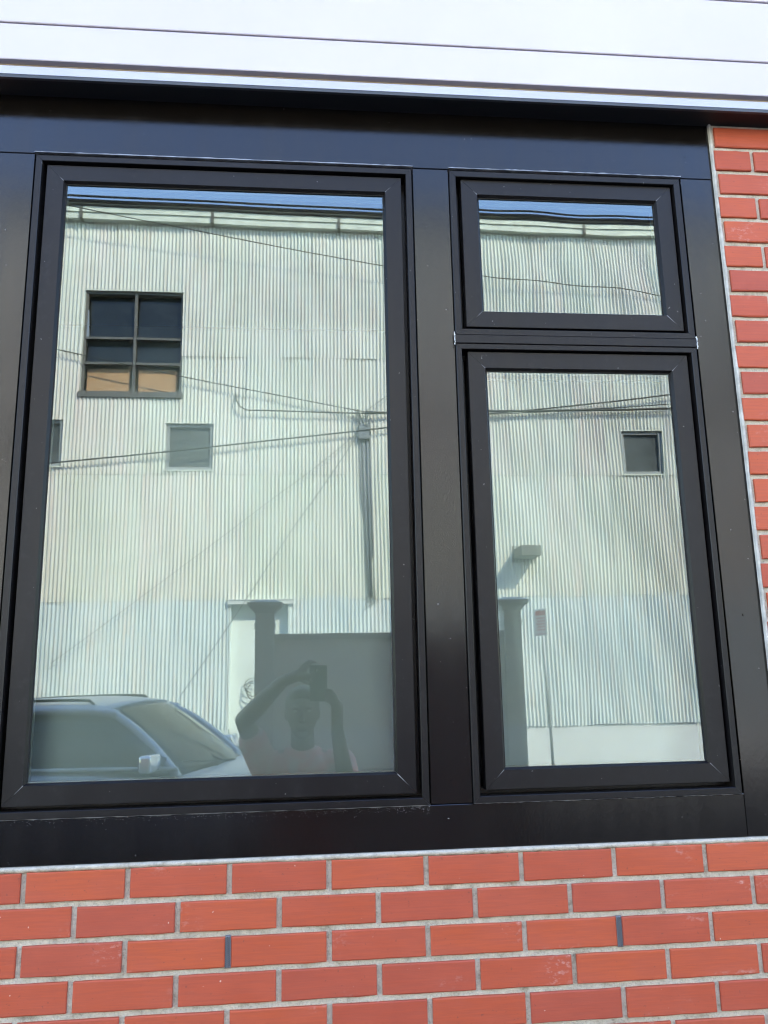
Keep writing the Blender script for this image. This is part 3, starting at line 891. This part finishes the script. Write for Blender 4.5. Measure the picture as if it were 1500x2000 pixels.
# conduits + junction box of the service drop
S = empty('service_conduit', (0, 0, 0), CB); S['label'] = 'bundle of grey conduits running down the corrugated wall'
for (dx, r, zt, zb_) in ((0.0, 0.030, 4.25, 1.25), (0.075, 0.022, 4.40, 1.20), (-0.06, 0.018, 4.35, 2.6), (0.125, 0.014, 4.5, 1.9)):
    b = MB(); b.tube([(0.95 + dx, 0.035, ZC + zt), (0.955 + dx, 0.035, ZC + 3.0), (0.985 + dx * 0.7, 0.035, ZC + zb_)], r, 10); b.build('conduit', M['conduit'], S, True)
b = MB(); b.cham(0.86, 1.06, -0.12, 0.0, ZC + 4.08, ZC + 4.36, 0.01)
o = b.build('junction_box', M['conduit'], S); o.scale = (1, -1, 1); o.data.flip_normals()
b = MB()
for s in range(4):
    pts = [(1.0 + 0.10 * math.sin(t * 1.1 + s) + 0.02 * s, 0.05 + 0.02 * math.cos(t), ZC + 1.22 - 0.06 * t + 0.05 * s) for t in [q * 0.5 for q in range(9)]]
    b.tube(pts, 0.006, 6)
b.build('loose_wires', M['cable'], S, True)
b = MB()
for s in range(7):
    a = Vector((1.02 + 0.03 * s - 0.1, 0.05, ZC + 4.2)); e = Vector((0.90 + 0.09 * random.uniform(-1, 2), 0.10, ZC + 4.60 + random.uniform(-0.05, 0.06)))
    mid = (a + e) / 2 + Vector((random.uniform(-0.12, 0.1), 0.06, random.uniform(-0.06, 0.02)))
    b.tube([a, mid * 0.6 + a * 0.4, mid, mid * 0.6 + e * 0.4, e], 0.008, 6)
b.build('drip_loops', M['cable'], S, True)

# ------------------------------------------------------------------ cables (each its own thing)
def cable(pts, r, label, sag=0.0, mat='cable', n=24):
    P = []
    for i in range(len(pts) - 1):
        a, e = Vector(pts[i]), Vector(pts[i + 1])
        for j in range(n):
            t = j / n; q = a.lerp(e, t); q.z -= sag * 4 * t * (1 - t); P.append(q)
    P.append(Vector(pts[-1]))
    b = MB(); b.tube(P, r, 8)
    o = b.build('cable', M[mat], None, True)
    return tag(o, label, 'cable', 'cables along the corrugated building')
ya = YB + 0.12
def wp(x, z, y=ya): return (x, y, ZC + z)
cable([wp(-1.41, 4.96, YB + 0.03), wp(-1.39, 4.80), wp(-1.32, 4.68), wp(-1.2, 4.61), wp(0.0, 4.585), wp(0.98, 4.57)], 0.012, 'cable curving up at its left end under the six pane window', 0.0, n=6)
cable([wp(-9.0, 6.78), wp(0.98, 4.60)], 0.010, 'slanting cable crossing the six pane window', 0.10)
cable([wp(-9.0, 3.25), wp(-4.6, 3.60), wp(1.4, 4.30), wp(3.3, 4.60), wp(6.9, 5.03), wp(11, 5.5)], 0.014, 'cable rising past the small square window', 0.01)
cable([wp(0.98, 4.57), wp(3.24, 4.645), wp(6.85, 4.74), wp(11, 4.85)], 0.022, 'thickest cable running right from the conduit bundle', 0.0)
cable([wp(0.98, 4.60), wp(3.24, 4.58), wp(6.85, 4.83), wp(11, 5.0)], 0.010, 'thin cable just beside the thickest cable', 0.0)
cable([wp(0.98, 4.60), wp(1.45, 4.95), wp(1.9, 5.3, YB + 0.3)], 0.008, 'short cable rising right from the conduit bundle', 0.0)
cable([wp(-9.0, 9.2, YB + 0.5), wp(-4.6, 8.47, YB + 0.4), wp(1.37, 7.51, YB + 0.25), wp(3.26, 7.34, YB + 0.2), wp(6.86, 7.06), wp(11, 6.9)], 0.010, 'long cable slanting down from the eaves at upper left', 0.01)
cable([wp(0.9, 4.25), wp(-0.6, 3.05), wp(-4.4, 0.15)], 0.007, 'faint grey line slanting down to the car', 0.03, 'cable_grey')  # thin grey tubes along two faint diagonal lines
cable([wp(0.9, 4.25), wp(-0.3, 2.5), wp(-2.2, -0.4)], 0.007, 'faint grey line slanting down beside the doorway', 0.02, 'cable_grey')
for (zz, y, r, lab) in ((3.268, -3.4, 0.0055, 'lowest added streak line against the strip of blue sky'), (3.303, -3.4, 0.014, 'middle added streak line against the strip of blue sky'), (3.342, -3.4, 0.008, 'topmost added streak line against the strip of blue sky')):
    cable([(-25, y, ZC + zz + 0.12), (0, y, ZC + zz), (25, y, ZC + zz + 0.05)], r, lab, 0.02, 'cable_grey')  # added lines stand in for the ghost reflection streaks across the sky

# ------------------------------------------------------------------ street sign
SG = tag(empty('street_sign', (3.93, -11.5, 0)), 'narrow parking sign with red print on a grey pole', 'sign')
b = MB(); b.tube([(0.035, 0, 0), (0.0, 0, ZC + 0.93)], 0.026, 10); b.build('pole', M['galv'], SG, True)
sp = empty('sign_panel', (0, 0, ZC + 0.68), SG); sp.rotation_euler = (0, 0, R(242))
b = MB(); b.box(-0.152, 0.152, -0.036, -0.031, -0.229, 0.229); b.build('plate', M['sign'], sp)
b = MB(); b.box(-0.12, 0.12, -0.0375, -0.0362, 0.12, 0.20)
for i in range(5):
    b.box(-0.11, 0.11 - 0.03 * (i % 2), -0.0375, -0.0362, 0.06 - i * 0.05, 0.085 - i * 0.05)
b.box(-0.13, 0.13, -0.0375, -0.0362, -0.205, -0.190)
b.build('red_print', M['signred'], sp)

# ------------------------------------------------------------------ fence behind the photographer
FE = tag(empty('screen_fence', (0, -3.1, 0)), 'dark panelled fence with two capped posts behind the photographer', 'fence')
for xc in (-0.293, 1.232):
    P = empty('post', (xc, 0, 0), FE)
    b = MB(); b.box(-0.058, 0.058, -0.058, 0.058, 0, ZC + 0.33); o = b.build('shaft', M['fence'], P); bevel(o, 0.004)
    b = MB()
    def frus(z0, z1, h0, h1):
        b.add([(-h0, -h0, z0), (h0, -h0, z0), (h0, h0, z0), (-h0, h0, z0), (-h1, -h1, z1), (h1, -h1, z1), (h1, h1, z1), (-h1, h1, z1)],
              [(0, 3, 2, 1), (4, 5, 6, 7), (0, 1, 5, 4), (1, 2, 6, 5), (2, 3, 7, 6), (3, 0, 4, 7)])
    frus(ZC + 0.330, ZC + 0.350, 0.062, 0.075); frus(ZC + 0.350, ZC + 0.372, 0.075, 0.100); frus(ZC + 0.372, ZC + 0.392, 0.100, 0.108); frus(ZC + 0.392, ZC + 0.412, 0.104, 0.05)
    b.build('cap', M['fence'], P)
    b = MB(); b.box(-0.064, 0.064, -0.064, 0.064, ZC + 0.255, ZC + 0.268); b.box(-0.0625, 0.0625, -0.0625, 0.0625, ZC + 0.235, ZC + 0.247); b.build('collar', M['fence'], P)
for i in range(1):
    b = MB(); b.box(-0.236, 1.175, -0.022, 0.022, 0.08, ZC + 0.165); b.build('fence_panel', M['fence_panel'], FE)
b = MB(); b.cham(-0.236, 1.175, -0.034, 0.034, ZC + 0.165, ZC + 0.203, 0.004); b.build('top_rail', M['fence'], FE)
b = MB(); b.box(-0.236, 1.175, -0.034, 0.034, 0.04, 0.08); b.build('bottom_rail', M['fence'], FE)

# ------------------------------------------------------------------ parked car
CAR = tag(empty('parked_car', (-0.84, -6.10, -0.15)), 'silver blue sport utility car parked behind the photographer', 'car')
CAR.rotation_euler = (0, 0, R(14))
def cbuild(mb, name, m, parent=CAR, smooth=True, sol=0.0):
    o = mb.build(name, M[m], parent, smooth); recalc(o)
    if sol:
        md = o.modifiers.new('solid', 'SOLIDIFY'); md.thickness = sol
    return o
# lower body: stations along x: (x, z_bottom, z_side, z_top, half width, half width top)
st = [(1.30, 0.42, 0.60, 0.72, 0.62, 0.50), (1.22, 0.32, 0.68, 0.86, 0.80, 0.62), (1.0, 0.28, 0.80, 0.94, 0.90, 0.72), (0.55, 0.26, 0.90, 1.00, 0.93, 0.78), (0.02, 0.26, 0.97, 1.045, 0.93, 0.80),
      (-0.6, 0.26, 1.02, 1.10, 0.93, 0.86), (-1.6, 0.26, 1.03, 1.12, 0.93, 0.86), (-2.6, 0.28, 1.04, 1.13, 0.92, 0.84), (-3.1, 0.34, 1.03, 1.14, 0.88, 0.80), (-3.32, 0.42, 0.92, 1.08, 0.78, 0.70)]
b = MB(); P = []
for (x, zb_, zs_, zt, hw, ht) in st:
    P.append([(x, -hw * 0.92, zb_), (x, -hw, zb_ + 0.16), (x, -hw * 1.01, (zb_ + zs_) / 2), (x, -hw * 0.985, zs_), (x, -ht, zt), (x, -ht * 0.5, zt + 0.025), (x, 0, zt + 0.035),
              (x, ht * 0.5, zt + 0.025), (x, ht, zt), (x, hw * 0.985, zs_), (x, hw * 1.01, (zb_ + zs_) / 2), (x, hw, zb_ + 0.16), (x, hw * 0.92, zb_), (x, -hw * 0.92, zb_)])
b.grid(P)
b.add(P[0][:-1], [tuple(range(13))]); b.add(P[-1][:-1], [tuple(range(12, -1, -1))])
o = cbuild(b, 'body', 'carpaint')
sm = o.modifiers.new('sub', 'SUBSURF'); sm.levels = 1; sm.render_levels = 2
# greenhouse reference curves (car frame); side = -1 (far) / +1 (near the window)
def roofz(x): return 1.685 - 0.10 * ((x + 1.35) / 0.9) ** 2 if x > -1.35 else 1.685 - 0.045 * ((x + 1.35) / 1.5) ** 2
def edge(x): return 0.665 if x > -2.4 else 0.62
def roofpt(x, t):   # t in -1..1 across
    return Vector((x, t * edge(x), roofz(x) - 0.045 * t * t - 0.025 * t ** 4))
XF, XR = -0.78, -2.95
xs = [XF + (XR - XF) * i / 18 for i in range(19)]
b = MB(); b.grid([[roofpt(x + 0.10 * (t / 8) ** 2 * (-1 if x > -1 else 0), t / 8) for t in range(-8, 9)] for x in xs])
cbuild(b, 'roof', 'carpaint', sol=-0.02)
base_f = lambda t: Vector((0.03 - 0.16 * t * t, t * 0.80, 1.055 - 0.02 * t * t))
top_f = lambda t: roofpt(XF - 0.10 * t * t + 0.01, t * 0.97) - Vector((0, 0, 0.004))
b = MB()
NW = 16
P = []
for i in range(NW + 1):
    s_ = i / NW
    P.append([base_f(t / 8 * 0.93).lerp(top_f(t / 8 * 0.93), s_) + Vector((0.015, 0, 0.028)) * (4 * s_ * (1 - s_)) for t in range(-8, 9)])
b.grid(P); cbuild(b, 'windshield', 'carglass', sol=-0.01)
for sd in (1, -1):
    # A pillar
    pts = []; 
    for i in range(13):
        s_ = i / 12
        pts.append(base_f(sd * 1.0).lerp(top_f(sd * 1.0), s_) + Vector((0.02, 0.0, 0.045)) * (4 * s_ * (1 - s_)))
    b = MB(); b.tube(pts, [0.046 - 0.008 * i / 12 for i in range(13)], 10); cbuild(b, 'front_pillar', 'carpaint')
    # roof side rail
    b = MB(); b.tube([roofpt(x, sd * 1.0) + Vector((0, 0, -0.012)) for x in xs], 0.042, 10); cbuild(b, 'cant_rail', 'carpaint')
    # side windows follow from belt line to rail
    def belt(x): return Vector((x, sd * 0.865, 1.115 + 0.01 * (x + 1)))
    def topw(x):
        if x > XF - 0.10:
            f_ = (x - (XF - 0.10)) / (0.0 - (XF - 0.10))
            q = top_f(sd * 1.0).lerp(base_f(sd * 1.0), min(1, max(0, f_)))
            return Vector((x, q.y, q.z + 0.004 + 0.035 * 4 * min(1, max(0, f_)) * (1 - min(1, max(0, f_)))))
        return roofpt(x, sd * 1.0) + Vector((0, 0, -0.045))
    for (xa, xb) in ((-0.24, -1.66), (-1.76, -2.40), (-2.50, -2.85)):
        b = MB(); P = []
        for i in range(13):
            x = xa + (xb - xa) * i / 12
            a, e = belt(x), topw(x)
            P.append([a.lerp(e, s_ / 6) + Vector((0, sd * 0.030 * (4 * (s_ / 6) * (1 - s_ / 6)), 0)) for s_ in range(7)])
        b.grid(P); cbuild(b, 'side_window', 'carglass', sol=0.008)
    for x in (-1.71, -2.45):
        a, e = belt(x), topw(x)
        b = MB(); b.tube([a.lerp(e, s_ / 6) + Vector((0, sd * 0.030 * (4 * (s_ / 6) * (1 - s_ / 6)), 0)) for s_ in range(7)], 0.045, 8); cbuild(b, 'side_pillar', 'carpaint')
    b = MB(); b.tube([belt(-0.1 - 2.75 * i / 12) + Vector((0, sd * 0.012, -0.005)) for i in range(13)], 0.020, 8); cbuild(b, 'belt_trim', 'galv')
    # wing mirror
    mi = empty('wing_mirror', (-0.30, sd * 0.99, 1.175), CAR)
    b = MB(); b.box(-0.06, 0.05, -0.115, 0.115, -0.075, 0.075); o = cbuild(b, 'mirror_shell', 'mirrorshell', mi); bevel(o, 0.03, 4)
    b = MB(); b.cham(-0.10, 0.10, 0.0, 0.01, -0.062, 0.062, 0.004); o = cbuild(b, 'mirror_glass', 'chrome', mi, False); o.rotation_euler = (R(4), 0, R(-90)); o.location = (-0.066, 0, 0)
    b = MB(); b.tube([(0.02, -sd * 0.06, -0.05), (0.03, -sd * 0.16, -0.06)], 0.028, 8); cbuild(b, 'mirror_arm', 'rubber', mi)
    # roof rack rail
    b = MB(); b.tube([roofpt(-1.05, sd * 0.86) + Vector((0, 0, 0.0))] + [roofpt(-1.12 - 1.5 * i / 10, sd * 0.86) + Vector((0, 0, 0.055)) for i in range(11)] + [roofpt(-2.72, sd * 0.86)], 0.014, 8); cbuild(b, 'roof_rail', 'rubber')
    # door handles
    for x in (-1.12, -2.0):
        b = MB(); b.tube([(x, sd * 0.94, 0.98), (x - 0.06, sd * 0.965, 0.985), (x - 0.14, sd * 0.965, 0.985), (x - 0.2, sd * 0.94, 0.98)], 0.013, 8); cbuild(b, 'door_handle', 'carpaint')
    b = MB(); b.ball((1.16, sd * 0.62, 0.76), (0.14, 0.17, 0.07), 14, 8); cbuild(b, 'headlight', 'lightglass')
    b = MB(); b.ball((-3.22, sd * 0.72, 0.98), (0.10, 0.10, 0.16), 12, 8); cbuild(b, 'tail_light', 'redlens')
    for x in (0.72, -2.35):
        wh = empty('wheel', (x, sd * 0.84, 0.36), CAR)
        b = MB(); nseg = 28
        prof = [(0.21, -0.10), (0.33, -0.11), (0.36, -0.08), (0.36, 0.08), (0.33, 0.11), (0.21, 0.10)]
        P = [[(r_ * math.cos(2 * math.pi * i / nseg), yy, r_ * math.sin(2 * math.pi * i / nseg)) for (r_, yy) in prof] for i in range(nseg + 1)]
        b.grid(P); cbuild(b, 'tyre', 'tyre', wh)
        b = MB(); b.tube([(0, sd * 0.055, 0), (0, sd * 0.085, 0)], [0.22, 0.20], 28); b.tube([(0, sd * 0.085, 0), (0, sd * 0.10, 0)], 0.05, 16)
        for q in range(5):
            a = 2 * math.pi * q / 5; b.tube([(0.04 * math.cos(a), sd * 0.095, 0.04 * math.sin(a)), (0.20 * math.cos(a), sd * 0.088, 0.20 * math.sin(a))], 0.022, 6)
        cbuild(b, 'rim', 'rim', wh, False)
        b = MB(); b.tube([(x, sd * 0.70, 0.37), (x, sd * 0.945, 0.37)], 0.42, 28); cbuild(b, 'wheel_arch', 'tyre')
b = MB(); b.grid([[Vector((XR + 0.0, t / 4 * 0.60, roofz(XR) - 0.06)).lerp(Vector((-3.22, t / 4 * 0.74, 1.13)), s_ / 4) for t in range(-4, 5)] for s_ in range(5)]); cbuild(b, 'rear_window', 'carglass', sol=0.01)
b = MB(); b.box(1.26, 1.315, -0.42, 0.42, 0.52, 0.68); cbuild(b, 'grille', 'rubber', smooth=False)
for t in (0.35, -0.35):
    b = MB(); b.tube([base_f(t) + Vector((0.03, 0, 0.01)), base_f(t * 0.2) + Vector((-0.02, 0.2, 0.06)), base_f(t) + Vector((-0.14, 0.45, 0.12))], 0.008, 6); cbuild(b, 'wiper', 'rubber')
b = MB(); b.ball((-2.7, 0.0, 1.66), (0.07, 0.035, 0.04), 10, 8); cbuild(b, 'roof_antenna', 'carpaint')

# ------------------------------------------------------------------ photographer
PER = tag(empty('person', (-0.05, -2.12, 0.0)), 'person in a pink patterned top raising a phone with both hands', 'person')
def L(x, y, z): return Vector((x + 0.05, y + 2.12, z + ZC))      # camera-relative coords -> person frame
b = MB()
hc = L(-0.052, -2.08, -0.205)
b.ball(hc, (0.074, 0.092, 0.105), 20, 14)
b.ball(hc + Vector((0, 0.018, -0.060)), (0.056, 0.062, 0.062), 16, 10)       # jaw
b.ball(hc + Vector((0, 0.058, -0.105)), (0.026, 0.022, 0.018), 10, 8)        # chin
b.ball(hc + Vector((0, 0.094, -0.022)), (0.012, 0.016, 0.024), 10, 8)        # nose
b.ball(hc + Vector((0, 0.100, -0.040)), (0.017, 0.013, 0.010), 10, 8)
b.ball(hc + Vector((0, 0.076, -0.068)), (0.026, 0.014, 0.007), 10, 8)        # lips
b.ball(hc + Vector((0, 0.075, -0.079)), (0.022, 0.014, 0.007), 10, 8)
for s in (-1, 1):
    b.ball(hc + Vector((s * 0.076, -0.005, -0.012)), (0.010, 0.020, 0.032), 10, 8)
    b.ball(hc + Vector((s * 0.030, 0.080, 0.020)), (0.022, 0.012, 0.007), 10, 8)   # brow
nb = L(-0.05, -2.13, -0.40)
b.limb([(hc + Vector((0, -0.02, -0.07)), 0.054), (nb, 0.060)], 14)
ch = L(-0.05, -2.14, -0.56); wa = L(-0.05, -2.13, -0.78); pe = L(-0.05, -2.13, -0.92)
b.ball(ch, (0.150, 0.095, 0.17), 18, 12); b.ball(wa, (0.128, 0.092, 0.18), 18, 12); b.ball(pe, (0.150, 0.105, 0.13), 18, 12)
def arm(sh, el, wr): b.limb([(nb + Vector((0, 0, -0.02)), 0.05), (sh, 0.058), (sh.lerp(el, 0.5), 0.050), (el, 0.043), (el.lerp(wr, 0.35), 0.043), (wr, 0.029)], 12)
# phone frame: lens in its upper corner, back towards the window
PC = CAM - FWD * 0.014
def PH(a, u, f=0.0):   # phone-plane coords (right, up from the lens, forward) in person frame
    q = PC + RGT * a + UPV * u + FWD * f
    return Vector((q.x + 0.05, q.y + 2.12, q.z))
shR = L(-0.235, -2.13, -0.455); elR = L(-0.318, -1.98, -0.235); wrR = L(-0.135, -1.800, -0.060)
shL = L(0.135, -2.13, -0.455); elL = L(0.165, -1.93, -0.62); wrL = L(0.105, -1.800, -0.275)
arm(shR, elR, wrR); arm(shL, elL, wrL)
# hands: palm + five bent fingers each
def hand(wr, palm, knuckles, tips, thumb):
    b.limb([(wr, 0.027), (palm, 0.027)], 12)
    for kx in knuckles: b.limb([(palm, 0.022), (kx, 0.0125)], 10)
    for kx, (m1, tp), r in zip(knuckles, tips, (0.0090, 0.0095, 0.0090, 0.0078)):
        b.limb([(kx, r + 0.001), (m1, r), (tp, r * 0.85)], 8)
    b.limb([(palm, 0.018), (thumb[0], 0.012), (thumb[1], 0.0105), (thumb[2], 0.009)], 8)
pR = PH(-0.060, -0.028, -0.020)
kR = [PH(-0.036, 0.010, -0.006), PH(-0.036, -0.010, -0.004), PH(-0.036, -0.030, -0.004), PH(-0.037, -0.049, -0.006)]
tR = [(PH(-0.014, 0.030, 0.000), PH(0.012, 0.026, -0.004)), (PH(-0.016, 0.016, -0.006), PH(-0.010, 0.010, -0.020)), (PH(-0.019, -0.030, 0.004), PH(-0.008, -0.034, 0.0075)), (PH(-0.020, -0.052, 0.004), PH(-0.008, -0.056, 0.0075))]
hand(wrR, pR, kR, tR, (PH(-0.036, -0.052, -0.030), PH(-0.016, -0.060, -0.026), PH(0.008, -0.058, -0.020)))
pL = PH(0.108, -0.165, -0.014)
kL = [PH(0.094, -0.118, -0.004), PH(0.094, -0.137, -0.002), PH(0.094, -0.155, -0.002), PH(0.093, -0.172, -0.004)]
tL = [(PH(0.078, -0.100, 0.006), PH(0.056, -0.096, 0.0085)), (PH(0.078, -0.120, 0.006), PH(0.052, -0.116, 0.0085)), (PH(0.077, -0.140, 0.006), PH(0.053, -0.135, 0.0085)), (PH(0.076, -0.150, 0.006), PH(0.056, -0.146, 0.0085))]
hand(wrL, pL, kL, tL, (PH(0.090, -0.135, -0.028), PH(0.074, -0.112, -0.022), PH(0.056, -0.098, -0.019)))
for s in (-1, 1):
    hip = pe + Vector((s * 0.085, 0, -0.04)); kn = Vector((s * 0.10, 0.03, 0.47)); an = Vector((s * 0.11, -0.02, 0.085))
    b.limb([(hip, 0.090), (hip.lerp(kn, 0.5), 0.074), (kn, 0.055), (kn.lerp(an, 0.3), 0.054), (an, 0.036)], 14)
    b.limb([(an, 0.036), (an + Vector((0, 0.09, -0.045)), 0.032), (an + Vector((0, 0.15, -0.055)), 0.022)], 10)
body = b.build('body', M['skin'], PER, True)
md = body.modifiers.new('remesh', 'REMESH'); md.mode = 'VOXEL'; md.voxel_size = 0.006; md.use_smooth_shade = True
md = body.modifiers.new('smooth', 'SMOOTH'); md.iterations = 3; md.factor = 0.5
# eyes
for s in (-1, 1):
    e = MB(); e.ball(hc + Vector((s * 0.030, 0.079, 0.004)), (0.012, 0.010, 0.0075), 12, 8); e.build('eye', M['eye'], PER, True)
# hair
h = MB(); h.ball(hc + Vector((0, -0.018, 0.030)), (0.083, 0.094, 0.092), 20, 14); h.ball(hc + Vector((0, -0.05, -0.03)), (0.072, 0.058, 0.085), 16, 12)
h.ball(hc + Vector((0, 0.035, 0.078)), (0.062, 0.045, 0.034), 14, 10)
o = h.build('hair', M['hair'], PER, True)
md = o.modifiers.new('remesh', 'REMESH'); md.mode = 'VOXEL'; md.voxel_size = 0.007; md.use_smooth_shade = True
# top with short sleeves
t = MB()
t.ball(ch + Vector((0, 0.004, 0.01)), (0.176, 0.126, 0.195), 20, 14); t.ball(wa, (0.155, 0.118, 0.20), 20, 14); t.ball(pe + Vector((0, 0, 0.03)), (0.165, 0.118, 0.11), 20, 14)
for (sh, el) in ((shR, elR), (shL, elL)):
    t.limb([(nb + Vector((0, -0.005, -0.055)), 0.062), (sh, 0.072), (sh.lerp(el, 0.55), 0.070)], 14)
o = t.build('shirt', M['shirt'], PER, True)
md = o.modifiers.new('remesh', 'REMESH'); md.mode = 'VOXEL'; md.voxel_size = 0.009; md.use_smooth_shade = True
md = o.modifiers.new('smooth', 'SMOOTH'); md.iterations = 2
t = MB(); t.ball(pe + Vector((0, 0, -0.02)), (0.160, 0.113, 0.115), 18, 12)
for s in (-1, 1):
    hip = pe + Vector((s * 0.085, 0, -0.04)); kn = Vector((s * 0.10, 0.03, 0.47)); an = Vector((s * 0.11, -0.02, 0.10))
    t.limb([(hip, 0.099), (hip.lerp(kn, 0.5), 0.085), (kn, 0.068), (kn.lerp(an, 0.4), 0.064), (an, 0.056)], 14)
o = t.build('trousers', M['trouser'], PER, True)
md = o.modifiers.new('remesh', 'REMESH'); md.mode = 'VOXEL'; md.voxel_size = 0.012; md.use_smooth_shade = True
for s in (-1, 1):
    t = MB(); t.ball((s * 0.11, 0.04, 0.052), (0.046, 0.135, 0.050), 16, 10); t.box(s * 0.11 - 0.044, s * 0.11 + 0.044, -0.085, 0.165, 0.0, 0.030)
    o = t.build('shoe', M['shoe'], PER, True)
    md = o.modifiers.new('remesh', 'REMESH'); md.mode = 'VOXEL'; md.voxel_size = 0.008; md.use_smooth_shade = True

# phone
PHN = tag(empty('mobile_phone'), 'black mobile phone held upright in front of the face', 'phone')
PHN.matrix_world = Matrix(((RGT.x, FWD.x, UPV.x, PC.x), (RGT.y, FWD.y, UPV.y, PC.y), (RGT.z, FWD.z, UPV.z, PC.z), (0, 0, 0, 1)))
b = MB(); b.box(-0.013, 0.063, -0.0085, -0.0005, -0.145, 0.013); o = b.build('phone_case', M['phone'], PHN)
m_ = o.modifiers.new('bevel', 'BEVEL'); m_.width = 0.003; m_.segments = 3
for (x, z) in ((0.0, -0.022), (0.020, -0.011)):
    b = MB(); b.tube([(x, -0.0006, z), (x, 0.0016, z)], 0.0065, 16); b.build('camera_lens', M['darkglass'], PHN)
print('BRICKS', NB)
